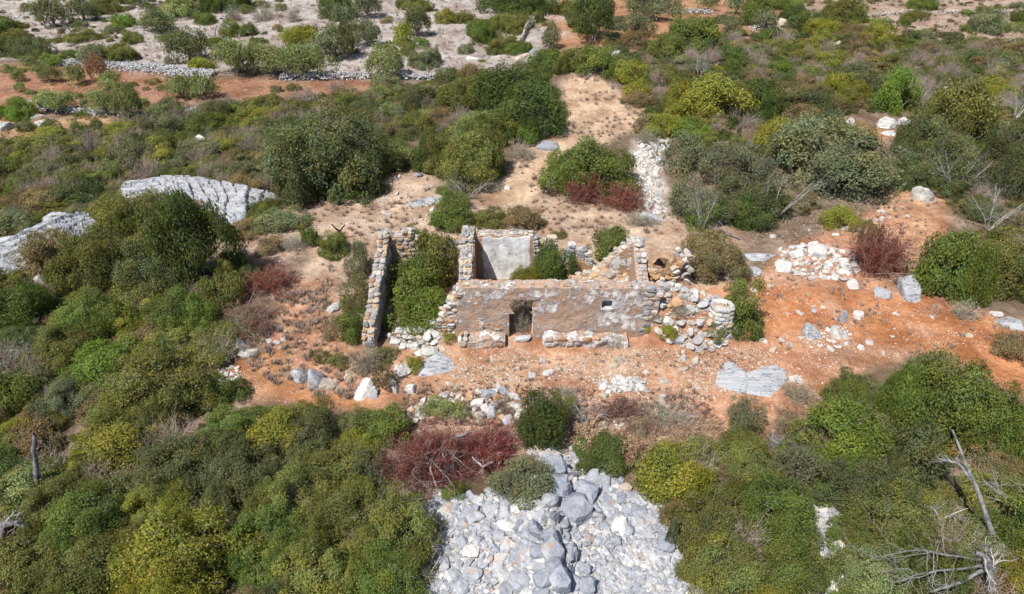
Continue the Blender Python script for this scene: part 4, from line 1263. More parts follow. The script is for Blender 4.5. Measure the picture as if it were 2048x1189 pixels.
# behind the ruin
S((850, 405, 960, 470), 'mg', "green bush behind the annexe back wall")
S((945, 415, 1020, 460), 'og', "olive bush behind the main room's back wall")
S((1000, 412, 1095, 470), 'bg', "brown-flecked bush behind the limewashed wall")
S((870, 380, 940, 430), 'mg', "green bush under the grey dead branches behind the ruin")
S((1078, 272, 1285, 408), 'mg', "broad round green bush beside the sandy path above the ruin", hf=.95)
S((1090, 300, 1180, 390), 'bt', "bright green lobe at the left of the broad round bush", hf=1.0)
S((1128, 352, 1215, 420), 'rd', "rust red dead branches under the broad round bush", 'red')
S((1200, 370, 1292, 432), 'rd', "rust red dead bush between the round bush and the pale stones", 'red')
S((1245, 425, 1330, 460), 'gy', "dry grey thicket behind the oven", 'dry')
S((1015, 290, 1078, 332), 'gy', "dry lilac-grey bush beside the sandy path", 'dry')
S((1262, 225, 1310, 275), 'bg', "brown dry bush right of the sandy path", 'loose')
S((1270, 262, 1320, 300), 'gy', "grey dry thicket below the yellow-green lobes", 'dry')
S((1245, 183, 1308, 220), 'bg', "brownish round bush at the bend of the sandy path")
S((1248, 168, 1298, 200), 'yg', "yellow-green bush above the brownish round bush")
# the carob thicket in the middle
S((935, 140, 1110, 235), 'dg', "large dark green carob at the head of the sandy path", hf=1.0)
S((985, 190, 1135, 282), 'dg', "dark carob lobe hanging over the sandy path", hf=1.1)
S((955, 225, 1050, 290), 'mg', "green lobe at the foot of the dark carob", hf=1.1)
S((1075, 225, 1132, 272), 'mg', "small bright-topped lobe at the right of the carob")
S((1035, 250, 1075, 298), 'mg', "low green bush under the carob beside the path")
S((880, 165, 960, 235), 'og', "olive green bush left of the dark carob")
S((860, 258, 1020, 392), 'og', "wide olive green thicket left of the sandy path", hf=1.0)
S((900, 225, 990, 290), 'ag', "pale green bush between the carob and the olive thicket")
S((820, 280, 890, 348), 'dg', "dark green bush at the left of the olive thicket")
S((748, 285, 828, 348), 'ag', "pale green bush right of the big grey-green oak")
S((690, 372, 738, 406), 'bt', "small bright green bush under the oak's right side")
S((740, 364, 775, 392), 'mg', "small green bush on the bare soil right of the oak")
T((500, 215, 780, 420), 'sg', "big grey-green holm oak standing left of centre above the slope", name='oak_tree', hf=1.1)
S((545, 300, 640, 425), 'sg', "lower left skirt of the big grey-green oak", hf=1.3)
S((650, 300, 770, 415), 'sg', "lower right skirt of the big grey-green oak", hf=1.1)
# hedge above the path
S((1060, 102, 1125, 150), 'mg', "green bush at the left end of the hedge over the path")
S((1105, 98, 1180, 152), 'og', "olive bush in the middle of the hedge over the path")
S((1150, 95, 1245, 160), 'mg', "big green bush at the right of the hedge over the path")
S((1225, 120, 1290, 175), 'yg', "yellowish bush right of the hedge over the path")
T((1146, 6, 1234, 96), 'dg', "tall round dark green carob tree on the orange patch at the top", name='carob_tree')
T((1135, -5, 1190, 32), 'ag', "pale green tree left of the tall round carob", name='almond_tree')
T((1084, 62, 1118, 106), 'gg', "slim grey-green olive at the left edge of the orange patch", name='olive_tree')
T((1248, -8, 1360, 48), 'gg', "spreading grey-green olive on the orange patch at the top", name='olive_tree')
T((1244, 34, 1304, 82), 'gg', "grey-green olive below the spreading one at the top", name='olive_tree')
T((1392, -8, 1438, 22), 'gg', "small round olive at the top on orange soil, left of its neighbour", name='olive_tree')
T((1448, -5, 1494, 34), 'gg', "small round olive at the top on orange soil, right of its neighbour", name='olive_tree')
T((1503, 24, 1548, 64), 'gg', "small olive with visible trunk at the edge of the orange soil", name='olive_tree')
S((1425, 30, 1468, 50), 'gg', "low grey-green bush under the small top olives")
S((1445, 45, 1482, 74), 'gg', "grey-green bush on the orange strip at the top")
S((1478, 18, 1522, 54), 'mg', "green bush left of the small olive with visible trunk")
S((1340, 40, 1442, 112), 'mg', "large rounded green bush below the orange patch at the top right", hf=1.0)
S((1300, 70, 1360, 130), 'og', "olive bush left of the large rounded one at the top right")
# upper right
S((1500, -8, 1600, 22), 'mg', "wide green bush at the top edge right of the olives")
S((1560, 18, 1642, 60), 'dg', "dark green bush in the upper right thicket")
S((1632, 2, 1732, 50), 'og', "broad olive green bush at the top right")
S((1608, 40, 1672, 72), 'yg', "yellow-green bush under the broad olive one at the top right")
S((1800, 22, 1858, 46), 'og', "low mound shrub in the top right fields")
S((1814, -6, 1872, 20), 'mg', "green mound shrub at the top edge of the right fields")
S((1940, 26, 2008, 74), 'gg', "lone round grey-green bush in the top right fields")
S((2022, 22, 2080, 46), 'mg', "green bush in the top right corner")
S((1348, 164, 1494, 265), 'yg', "big smooth yellow-green dome bush right of the path", hf=.95)
S((1284, 232, 1350, 284), 'yg', "bright yellow-green bush at the left foot of the dome bush")
S((1340, 240, 1418, 290), 'bt', "bright green bush at the right foot of the dome bush")
S((1480, 165, 1572, 252), 'dg', "dark bush right of the yellow-green dome")
S((1555, 180, 1660, 250), 'sg', "dusky bush above the big grey-green dome")
S((1648, 152, 1700, 192), 'yg', "golden yellow-green bush in the upper right scrub")
S((1690, 165, 1745, 208), 'yg', "yellowish bush right of the golden one")
S((1748, 158, 1828, 238), 'bt', "bright green bush above the pale rock face", hf=1.0)
S((1545, 240, 1802, 428), 'gg', "huge grey-green dome bush in the right middle", hf=.95)
S((1522, 244, 1625, 330), 'yg', "yellow-green bush peeking over the huge grey-green dome", hf=1.0)
S((1318, 270, 1425, 365), 'gg', "loose grey olive high in the thicket behind the oven", 'loose', hf=1.0)
S((1322, 345, 1430, 455), 'gg', "loose grey olive low in the thicket behind the oven", 'loose', hf=1.0)
S((1395, 280, 1550, 400), 'gg', "wide loose grey olive with bare twigs behind the ruin's right", 'loose', hf=.9)
S((1410, 360, 1560, 468), 'sg', "lower dusky half of the wide loose olive behind the ruin's right", hf=.9)
S((1370, 400, 1440, 470), 'mg', "green bush in front of the loose grey olives", hf=1.1)
S((1455, 395, 1530, 470), 'dg', "dark bush at the foot of the wide loose olive", hf=1.1)
S((1790, 240, 1900, 345), 'sg', "dusky tall bush left in the dark thicket at the right edge", hf=1.1)
S((1870, 170, 1990, 300), 'og', "olive tall bush in the dark thicket at the right edge", hf=1.1)
S((1960, 260, 2090, 400), 'sg', "dusky bush at the right edge behind the dead branches", hf=1.2)
S((1800, 270, 1960, 392), 'sg', "dark wide bush under the white dead branches at the right", hf=1.0)
S((1640, 418, 1722, 468), 'yg', "yellow-green bush on the track below the huge dome")
S((1560, 380, 1640, 430), 'bg', "brownish bush at the left foot of the huge dome")
S((1700, 462, 1822, 570), 'rd', "rust red dead bush right of the white stone heap", 'red', hf=.9)
S((1720, 448, 1765, 500), 'sg', "dark green tuft growing out of the red dead bush", hf=1.1)
S((1836, 462, 1960, 612), 'mg', "large green bush at the right, left half of the pair", hf=1.0)
S((1930, 460, 2090, 615), 'og', "large olive green bush at the right edge, right half of the pair", hf=1.0)
S((1985, 660, 2070, 738), 'bg', "brownish weeds at the right edge by the flat rock", 'loose')
S((1905, 605, 1960, 650), 'gy', "dry weed clump below the large green bushes at the right", 'dry')
# left middle
S((-20, 570, 92, 692), 'dg', "dark round bush at the left edge below the long ledge", hf=1.1)
S((44, 458, 150, 562), 'bg', "brownish bush in front of the long grey ledge", 'dome', hf=.9)
S((190, 392, 300, 480), 'og', "olive green tree crown behind the blocky crag", hf=1.3)
T((300, 390, 462, 610), 'dg', "tall dark green tree with grey trunk in the left thicket", name='oak_tree', hf=1.5)
S((125, 470, 265, 610), 'og', "big olive green bush at the left of the thicket", hf=1.1)
S((235, 475, 380, 620), 'sg', "big dusky bush in the middle of the left thicket", hf=1.1)
S((400, 540, 492, 630), 'og', "olive bush between the tall dark tree and the red brush")
S((440, 500, 500, 560), 'sg', "dusky bush at the right of the tall dark tree")
S((280, 580, 420, 690), 'mg', "green bush in front of the tall dark tree", hf=.9)
S((110, 590, 260, 700), 'mg', "wide green bush below the big olive bush", hf=.9)
S((60, 650, 190, 760), 'og', "olive bush above the grey twig patch at the left")
S((150, 690, 300, 790), 'bt', "bright green bush in the left foreground thicket")
S((290, 660, 400, 740), 'og', "olive bush left of the dry brush heap")
S((380, 675, 470, 750), 'og', "olive bush at the end of the dry brush heap", hf=.9)
S((485, 532, 598, 604), 'rd', "rust red brush heap left of the track", 'red', hf=.6)
S((425, 608, 552, 692), 'rb', "brown dry brush heap left of the track", 'red', hf=.5)
S((-10, 690, 70, 760), 'gy', "grey bare twig patch at the left edge", 'dry')
# left foreground
S((72, 752, 205, 850), 'gg', "grey-green bush in the left foreground", hf=.9)
S((195, 700, 435, 870), 'og', "huge brownish olive bush in the left foreground", hf=.9)
S((160, 835, 295, 960), 'yg', "glowing yellow-green bush in the left foreground", hf=1.0)
S((-20, 740, 90, 850), 'mg', "green bush at the left edge above the burnt snag")
S((395, 810, 545, 900), 'mg', "green bush at the right of the huge brownish one")
S((485, 832, 615, 940), 'yg', "yellow-olive bush beside the end of the track")
S((555, 825, 700, 930), 'sg', "dusky grey bush at the edge of the bare track end")
S((265, 890, 420, 1010), 'sg', "dark shaded bush in the middle of the left foreground")
S((395, 900, 560, 1040), 'sg', "dusky olive bush in the left foreground, centre right")
S((520, 930, 680, 1060), 'og', "olive bush in the foreground left of the stone heap")
S((240, 1060, 500, 1230), 'yg', "broad yellow-green bush at the bottom left", hf=.85)
S((470, 1010, 620, 1150), 'mg', "green bush at the bottom left of the stone heap thicket")
S((600, 985, 740, 1110), 'og', "olive bush left of the stone heap, upper one")
S((720, 1000, 880, 1150), 'og', "olive bush touching the left side of the stone heap", hf=.9)
S((560, 1090, 720, 1230), 'og', "olive bush at the bottom edge, left of the heap")
S((700, 1110, 860, 1230), 'mg', "green bush at the bottom edge touching the stone heap")
S((90, 1010, 260, 1130), 'mg', "green bush in the lower left corner thicket")
S((-20, 940, 100, 1040), 'ag', "pale green fig-like bush at the left edge around the dead roots")
S((-20, 1090, 140, 1230), 'og', "olive bush in the bottom left corner")
S((110, 1100, 270, 1230), 'og', "dull olive bush at the bottom edge, far left")
S((20, 850, 130, 950), 'bg', "brownish bush behind the burnt snag")
S((600, 870, 740, 1000), 'og', "olive bush between the dusky bush and the red brush")
S((720, 810, 812, 905), 'mg', "round green bush above the red brush heap", hf=1.2)
S((685, 900, 790, 990), 'sg', "dusky weed bush left of the red brush heap", 'loose')
S((838, 798, 942, 842), 'ag', "low pale green bush among the pale stones", hf=.6)
S((1034, 782, 1138, 910), 'dg', "dark green bush right of the red brush heap", hf=1.3)
S((1112, 790, 1172, 852), 'og', "olive-brown bush behind the dark green one", 'loose')
S((992, 912, 1112, 1032), 'gg', "grey-green bush on top of the bottom stone heap", 'dome', hf=1.0)
S((882, 965, 940, 1008), 'mg', "low green weed under the red brush heap")
S((782, 850, 930, 1000), 'rd', "dark red dead brush heap, left part with orange tips", 'red', hf=.6)
S((890, 840, 1062, 960), 'rd', "dark red dead brush heap, right part with pale branches", 'red', hf=.55)
S((1125, 835, 1240, 935), 'tn', "tan withered leafy brush right of the dark green bush", 'tan', hf=.6)
S((1235, 865, 1320, 960), 'tn', "tan withered brush hanging beside the yellow-green bushes", 'tan', hf=.6)
S((1190, 800, 1300, 850), 'rb', "brown dry brush on the orange bank", 'tan', hf=.45)
S((1085, 800, 1165, 850), 'rb', "brown dry tangle behind the olive-brown bush", 'tan', hf=.5)
S((1330, 845, 1420, 905), 'tn', "tan dry tangle above the yellow-green bush", 'tan', hf=.5)
S((1250, 835, 1330, 885), 'rb', "rusty dry tangle in the middle of the lower bank", 'red', hf=.45)
S((1395, 835, 1455, 885), 'tn', "tan dry tangle left of the feathery broom", 'tan', hf=.5)
S((980, 800, 1040, 840), 'rb', "rusty dry tangle among the building stones", 'red', hf=.45)
S((1100, 770, 1160, 800), 'gy', "grey dry weeds on the forecourt edge", 'dry', hf=.6)
S((1290, 810, 1400, 870), 'gy', "dry twigs along the lower edge of the orange soil", 'dry', hf=.5)
S((1155, 872, 1275, 958), 'dg', "dark green bush at the top right of the stone heap", hf=.8)
# right foreground
S((1270, 900, 1400, 1020), 'yg', "yellow-green bush right of the bottom stone heap", hf=1.0)
S((1360, 870, 1450, 960), 'og', "olive bush above the yellow-green one at the bottom right")
S((1448, 790, 1525, 885), 'gg', "feathery grey-green broom bush on the orange bank", 'loose', hf=1.4)
S((1552, 765, 1645, 825), 'bg', "dark brown dry bush on the orange soil", 'dry', hf=.7)
S((1540, 825, 1640, 900), 'rb', "brown brush heap left of the bright green bush", 'red', hf=.5)
S((1430, 880, 1560, 1000), 'og', "olive bush in the right foreground, left of the bright one", hf=.9)
S((1540, 890, 1650, 1010), 'gg', "grey-green bush beside the bright green one in the right foreground", 'loose')
S((1605, 815, 1790, 970), 'bt', "bright green bush in the right foreground", hf=.9)
S((1650, 748, 1780, 850), 'mg', "green bush at the top of the right foreground thicket")
S((1690, 790, 1830, 900), 'sg', "dusky bush between the bright green bush and the big carob")
S((1780, 705, 1990, 930), 'mg', "big fresh green carob tree at the lower right, main crown", hf=.85)
S((1895, 770, 2040, 930), 'mg', "right lobe of the big fresh green carob at the right edge", hf=1.0)
S((1780, 860, 1900, 1000), 'sg', "shaded dusky bush below the big lower right carob")
S((1650, 925, 1800, 1060), 'sg', "dusky brown-tipped bush in the right foreground")
S((1680, 1010, 1870, 1140), 'og', "olive bush at the bottom right by the white rock strip")
S((1345, 1000, 1500, 1140), 'og', "olive bush touching the right side of the bottom heap", hf=.9)
S((1470, 985, 1640, 1120), 'mg', "green bush at the bottom right, left of the white strip", hf=.9)
S((1370, 1095, 1530, 1240), 'og', "olive bush at the bottom edge right of the heap")
S((1500, 1090, 1650, 1240), 'mg', "green bush at the bottom edge beside the white strip")
S((1655, 1110, 1810, 1240), 'ag', "pale green bush at the bottom edge right of the white strip")
S((1790, 1080, 1930, 1230), 'mg', "green bush under the grey dead branches at the bottom right")
S((1905, 940, 2010, 1040), 'yg', "yellow and orange leaved bush behind the grey leaning trunk", 'loose', hf=1.0)
S((1880, 1040, 2000, 1150), 'ag', "pale leafy bush between the two dead trees")
S((1980, 1000, 2090, 1130), 'mg', "green bush in the bottom right corner")
S((1330, 1040, 1352, 1100), 'gg', "small dark shrub between the rusty stone and the bushes", hf=1.5)
for b, c, l in (((215, 395, 262, 425), 'og', "olive tuft at the left tip of the broad ledge"), ((330, 395, 372, 425), 'gg', "grey-green tuft in front of the broad ledge"),
                ((262, 405, 312, 440), 'bg', "brownish tuft below the broad ledge"), ((60, 500, 112, 540), 'bg', "brownish tuft on the long ledge"),
                ((100, 455, 140, 480), 'og', "olive tuft growing in a crack of the long ledge"), ((20, 545, 70, 580), 'og', "olive tuft at the foot of the long ledge"),
                ((395, 380, 428, 402), 'og', "olive tuft behind the rounded crest boulder"), ((500, 440, 545, 470), 'gg', "grey-green tuft right of the split crag")):
    S(b, c, l)
# --- upper left fields
T((80, 6, 132, 64), 'gg', "grey olive tree in the top left corner", name='olive_tree')
T((136, -5, 194, 48), 'gg', "grey olive tree right of the one in the top left corner", name='olive_tree')
S((180, -5, 250, 30), 'og', "olive bush beside the top left olives")
T((260, -14, 306, 14), 'sg', "dark tree cut by the top edge, left side", name='olive_tree')
S((228, 32, 278, 56), 'bt', "bright low mound shrub in the upper left field")
S((220, 52, 246, 66), 'bt', "tiny bright mound under the larger bright one")
S((325, -5, 402, 42), 'ag', "pale green bush at the top, left of the dark clump")
T((284, 28, 346, 74), 'sg', "dusky tree below the pale green bush at the top", name='olive_tree')
S((404, -18, 498, 24), 'dg', "dark green clump at the top edge above the pale field")
S((390, 30, 430, 54), 'mg', "small round green mound on the pale field")
S((438, 44, 502, 76), 'mg', "green mound shrub with a grey dead bush behind it")
S((448, 16, 486, 48), 'gy', "grey dead bush on the pale field", 'dry', hf=1.2)
S((498, 16, 560, 48), 'gy', "wide grey dead bush on the pale field", 'dry', hf=.8)
S((572, 18, 604, 48), 'gy', "small grey dead bush on the pale field", 'dry', hf=1.2)
S((484, 14, 512, 30), 'mg', "tiny green mound left of the wide grey dead bush")
S((563, 56, 628, 94), 'yg', "yellow-green mound shrub on the pale field")
S((498, 76, 534, 94), 'mg', "small green mound left of the yellow-green one")
S((412, 75, 460, 94), 'mg', "low green mound under a black burnt bush")
S((634, -6, 706, 44), 'dg', "dark green bush at the top edge, left of the grey olive")
T((658, 18, 708, 68), 'gg', "grey olive under the dark bush at the top", name='olive_tree')
T((708, -4, 762, 46), 'gg', "round grey olive at the top, left of centre", name='olive_tree')
T((333, 62, 422, 134), 'sg', "big dark round olive standing on the pale field", name='olive_tree')
T((428, 86, 522, 164), 'ag', "pale green leafy tree at the end of the grey wall", name='almond_tree')
T((505, 104, 585, 168), 'ag', "pale green tree right of the leafy one by the wall", name='almond_tree')
T((555, 98, 662, 170), 'ag', "wide pale green tree on the wall line", name='almond_tree')
T((624, 62, 710, 132), 'gg', "wide grey-green olive above the wall line", name='olive_tree')
S((380, 120, 432, 142), 'yg', "low yellow-green hedge under the big dark olive")
S((244, 68, 292, 88), 'og', "low olive mound on the upper left field")
S((316, 68, 348, 86), 'mg', "small mound left of the big dark olive")
S((134, 64, 208, 86), 'og', "wide flat olive mound in the upper left")
S((4, 66, 68, 92), 'og', "flat olive mound at the left edge")
S((-10, 40, 40, 76), 'mg', "green bush at the left edge near the top")
S((18, 80, 104, 120), 'sg', "dusky wide bush above the red field at the left")
S((-14, 80, 24, 118), 'sg', "dusky bush at the left edge above the red field")
S((122, 102, 168, 124), 'mg', "green bush above the left end of the grey wall")
S((158, 88, 222, 136), 'gg', "wispy grey-green bush at the left end of the grey wall", 'loose', hf=1.1)
T((183, 118, 218, 166), 'rb', "leafless reddish tree at the edge of the red field", name='bare_tree')
S((210, 90, 270, 130), 'og', "olive bush above the grey wall")
S((330, 112, 356, 136), 'gg', "thin grey bush on the grey wall", 'loose')
T((42, 116, 82, 144), 'ag', "small tree at the upper edge of the red field, left one", name='almond_tree')
S((80, 112, 128, 140), 'bt', "bright green bush at the upper edge of the red field")
T((28, 146, 52, 168), 'ag', "small young tree alone on the red field near the left edge", name='almond_tree')
T((66, 134, 124, 172), 'ag', "broad orchard tree on the red field, left of the middle", name='almond_tree')
T((136, 138, 174, 178), 'ag', "narrow orchard tree in the middle of the red field", name='almond_tree')
T((34, 170, 52, 188), 'ag', "tiny tree low on the red field at the left", name='almond_tree')
T((200, 150, 244, 184), 'ag', "round orchard tree right of the leafless tree", name='almond_tree')
T((336, 160, 392, 210), 'ag', "left crown of the twin trees on the red field", name='almond_tree')
T((385, 158, 436, 206), 'ag', "right crown of the twin trees on the red field", name='almond_tree')
T((74, 186, 142, 240), 'ag', "pale tree on the lower wall of the red field, left one", name='almond_tree')
T((186, 188, 246, 242), 'ag', "pale tree on the lower wall of the red field, middle one", name='almond_tree')
T((230, 180, 288, 248), 'ag', "pale tree with dark trunk on the lower wall, right one", name='almond_tree')
S((0, 206, 76, 244), 'bt', "bright green bush below the red field at the left edge")
S((138, 240, 172, 278), 'ag', "light wispy bush on the dry grass below the lower wall", 'loose', hf=1.3)
S((38, 244, 70, 268), 'sg', "dark small bush between the white rocks at the left")
S((80, 246, 128, 270), 'sg', "dark small bush right of the white slab")
S((152, 222, 178, 240), 'mg', "small green mound under the lower wall")
S((178, 242, 208, 262), 'sg', "dark low bush on the red strip below the lower wall")
S((298, 203, 378, 248), 'sg', "dusky bush at the right end of the lower wall")
S((398, 203, 482, 246), 'sg', "dusky low bush right of the twin trees' shade")
S((194, 294, 232, 322), 'yg', "golden bush in the left scrub belt")
S((16, 306, 54, 328), 'yg', "golden low bush at the left of the scrub belt")
S((298, 262, 358, 322), 'og', "brown-tipped olive bush standing up in the scrub belt")
# --- upper centre fields
S((800, -8, 858, 28), 'og', "olive bush at the top edge, upper centre")
T((808, 26, 862, 82), 'sg', "dusky round olive on the stubble field", name='olive_tree')
T((706, 48, 764, 102), 'gg', "grey olive at the left of the stubble field", name='olive_tree')
S((788, 55, 824, 94), 'yg', "yellow-green round bush on the stubble field", hf=1.1)
S((872, 26, 912, 52), 'yg', "low yellow-green mound at the top of the stubble field")
S((904, 26, 952, 50), 'og', "low olive mound right of the yellow-green one on the stubble")
S((962, -22, 1096, 32), 'dg', "broad dark green clump at the top centre")
S((932, 42, 992, 90), 'mg', "green bush on the right of the stubble field")
S((988, 28, 1068, 68), 'og', "wide olive bush left of the tumbled white wall")
S((976, 76, 1042, 110), 'og', "olive mound at the lower right of the stubble field")
S((1010, 86, 1064, 112), 'mg', "green mound below the tumbled white wall")
S((820, 101, 882, 144), 'gg', "round grey-green bush on the stubble field's lower edge")
T((733, 101, 814, 168), 'ag', "pale green tree at the lower left of the stubble field", name='almond_tree')
S((738, 152, 802, 188), 'gg', "grey-green bush under the pale tree by the wall")
T((676, 62, 712, 126), 'sg', "dusky olive at the left edge of the stubble field", name='olive_tree')
S((800, 90, 832, 118), 'og', "brownish mound left of the round grey-green bush")
S((918, 92, 948, 112), 'gg', "small grey bush among stones on the stubble")
S((1062, 25, 1090, 50), 'og', "small olive bush at the top of the tumbled white wall")

# ------------------------------------------------------------------ dense scrub, plant by plant
CLEAR = [wpoly(p) for p in (
    [(1125, 165), (1195, 152), (1300, 215), (1285, 265), (1180, 290), (1290, 300), (1345, 440), (930, 470), (900, 400), (1010, 350), (1040, 300), (1110, 280)],
    [(590, 420), (700, 395), (790, 345), (885, 350), (900, 470), (1500, 450), (1800, 380), (1900, 400), (1880, 470), (1830, 540), (1850, 620), (2100, 630), (2100, 860), (1950, 720), (1800, 690), (1650, 760), (1620, 850), (1330, 870), (1060, 840), (1090, 910), (1240, 950), (1350, 1040), (1420, 1300), (850, 1300), (830, 1040), (780, 990), (760, 800), (600, 810), (420, 770), (520, 700), (560, 600), (500, 520)],
    [(245, 375), (380, 362), (500, 400), (490, 465), (430, 455), (380, 405), (250, 405)],
    [(-60, 480), (40, 470), (150, 440), (190, 440), (130, 490), (100, 560), (-60, 570)],
    [(1690, 235), (1810, 215), (1830, 270), (1760, 315), (1690, 280)],
    [(1610, 1000), (1690, 1010), (1690, 1300), (1610, 1300)])]
SCRUB = []
def scrub(pts, n, rmin, rmax, cols, where, group, hmin=.6, hmax=1.0, seed=1, gap=.55, loose=.2):
    r = np.random.default_rng(seed)
    poly = wpoly(pts)
    cand = sample_poly(poly, n * 12, r)
    bad = np.zeros(len(cand), bool)
    for c in CLEAR: bad |= inpoly(cand[:, 0], cand[:, 1], c)
    cand = cand[~bad]
    A = np.zeros((len(PLANTS) + len(SCRUB) + n + 2, 3)); m = 0
    for a in PLANTS: A[m] = a; m += 1
    for a in SCRUB: A[m] = (a[0][0], a[0][1], a[1]); m += 1
    done = 0
    for q in cand:
        if done >= n: break
        rad = float(rmin + (rmax - rmin) * r.uniform() ** 1.7)
        d = np.hypot(A[:m, 0] - q[0], A[:m, 1] - q[1])
        if (d < gap * (A[:m, 2] + rad)).any():
            rad *= .6
            if rad < rmin * .8 or (d < gap * (A[:m, 2] + rad)).any(): continue
        c = np.array([q[0], q[1], gz(q[0], q[1])])
        px = proj(c)
        if px[0] < -90 or px[0] > 2140 or px[1] > 1290: continue
        col = str(r.choice(cols)); form = 'loose' if r.uniform() < loose else 'dome'
        size = 'small' if rad < rmin + (rmax - rmin) * .3 else 'large' if rad > rmin + (rmax - rmin) * .62 else 'mid-sized'
        lab = f"{size} {'open twiggy' if form == 'loose' else 'dense'} {WORD[col]} shrub {where}"
        SCRUB.append((c, rad, rad * float(r.uniform(.85, 1.15)), rad * float(r.uniform(hmin, hmax)), form, col, lab, group, int(r.integers(1 << 30))))
        A[m] = (q[0], q[1], rad); m += 1; done += 1
    return done

MIX = ['og', 'og', 'mg', 'sg', 'sg', 'gg', 'gg', 'yg', 'bg', 'bg', 'dg']
cnt = [
 scrub([(-60, 305), (60, 285), (230, 258), (330, 240), (480, 228), (640, 215), (560, 300), (530, 390), (515, 470), (380, 480), (200, 450), (60, 480), (-60, 500)], 230, .45, 1.5, MIX, "in the scrub belt below the red field", "shrubs of the left scrub belt", seed=2),
 scrub([(560, 222), (660, 200), (740, 190), (870, 172), (1060, 140), (1110, 150), (940, 200), (880, 260), (760, 290), (560, 260)], 90, .5, 1.6, ['og', 'mg', 'sg', 'ag', 'gg', 'bg'], "between the oak and the carob thicket", "shrubs of the middle scrub", seed=3),
 scrub([(1090, 10), (1240, 60), (1340, 100), (1560, 60), (1700, 60), (2110, 100), (2110, 330), (1800, 250), (1540, 250), (1480, 170), (1300, 170)], 210, .5, 1.7, MIX + ['bg', 'gg'], "in the upper right scrub", "shrubs of the upper right scrub", seed=4, loose=.3),
 scrub([(1290, 160), (1480, 150), (1600, 250), (1560, 300), (1320, 300)], 22, .5, 1.2, ['sg', 'dg', 'og'], "around the yellow-green dome bush", "shrubs round the dome bush", seed=5),
 scrub([(-60, 560), (110, 570), (140, 480), (500, 540), (500, 600), (420, 690), (430, 770), (600, 810), (760, 850), (800, 1000), (850, 1290), (-60, 1290)], 75, .7, 1.6, ['og', 'mg', 'sg', 'dg', 'yg', 'og', 'bg'], "in the left foreground thicket", "shrubs of the left foreground", seed=6),
 scrub([(1280, 930), (1440, 890), (1640, 850), (1800, 760), (1960, 930), (2110, 930), (2110, 1290), (1400, 1290), (1340, 1050)], 48, .65, 1.4, ['og', 'mg', 'sg', 'yg', 'og', 'bg'], "in the right foreground thicket", "shrubs of the right foreground", seed=7),
 scrub([(1800, 300), (2110, 300), (2110, 470), (1900, 440), (1880, 390)], 22, .5, 1.3, ['sg', 'og', 'bg'], "below the dark trees at the right edge", "shrubs at the right edge", seed=8, loose=.4),
 scrub([(-60, -20), (330, -20), (480, 40), (300, 70), (240, 120), (-60, 118)], 70, .35, 1.1, ['og', 'mg', 'gg', 'sg'], "on the upper left field", "shrubs of the upper left field", seed=9, loose=.3),
 scrub([(420, -20), (1110, -20), (1080, 100), (870, 150), (560, 100)], 80, .25, .85, ['og', 'mg', 'gg', 'yg', 'bg'], "dotted over the pale stubble field", "shrubs of the stubble field", seed=10, loose=.3),
 scrub([(1560, -20), (2110, -20), (2110, 110), (1700, 70)], 46, .4, 1.2, ['og', 'mg', 'gg', 'bg'], "on the dry fields at the top right", "shrubs of the top right fields", seed=11, loose=.3),
 scrub([(0, 132), (430, 165), (600, 175), (600, 205), (300, 216), (0, 212)], 26, .25, .6, ['ag', 'og', 'gg'], "on the red field", "shrubs of the red field", seed=13, loose=.3),
 scrub([(820, 340), (1010, 300), (1000, 360), (900, 400), (860, 390)], 10, .4, .8, ['og', 'mg'], "at the foot of the olive thicket", "shrubs under the olive thicket", seed=12),
]
print("scrub", cnt)
SCRUB.sort(key=lambda t: -t[1] * PXs(t[0]) * (1 if 0 < proj(t[0])[0] < 2048 and proj(t[0])[1] < 1180 else .01))
N_SINGLE = 75
NAMED = [(proj((a[0], a[1], gz(a[0], a[1]))), l) for a, l in zip(PLANTS, PLABEL)]
def short(l):
    w = l.split()
    for i, k in enumerate(w):
        if i and k in ('in', 'at', 'of', 'on', 'under', 'below', 'above', 'beside', 'left', 'right', 'behind', 'between', 'with', 'standing', 'filling', 'growing', 'against', 'inside', 'along', 'peeking', 'touching', 'hanging', 'showing', 'cut', 'and', 'over', 'around', 'dotted', 'to', 'from', 'halfway', 'wrapped', 'among', 'outside', 'alone', 'low', 'seen', 'near'): return ' '.join(w[:i])
    return l
USED = set(PLABEL)
for t in SCRUB[:N_SINGLE]:
    q = proj(t[0])
    order = sorted(NAMED, key=lambda n: (n[0][0] - q[0]) ** 2 + (n[0][1] - q[1]) ** 2)
    lab = t[6]
    for (nx2, ny2), l in order[:6]:
        dx_, dy_ = q[0] - nx2, q[1] - ny2
        dr = ('just right of' if dx_ > 0 else 'just left of') if abs(dx_) > abs(dy_) else ('just below' if dy_ > 0 else 'just above')
        where = t[7].replace('shrubs of ', 'in ').replace('shrubs ', '')
        full = f"{WORD[t[5]]} {'twiggy ' if t[4] == 'loose' else ''}shrub {dr} the {short(l)}, {where}"
        if len(full.split()) <= 16 and full not in USED and len(short(l).split()) > 2: lab = full; break
    USED.add(lab)
    plant(t[0], t[1], t[2], t[3], t[4], t[5], 'shrub', lab, t[7], seed=t[8])

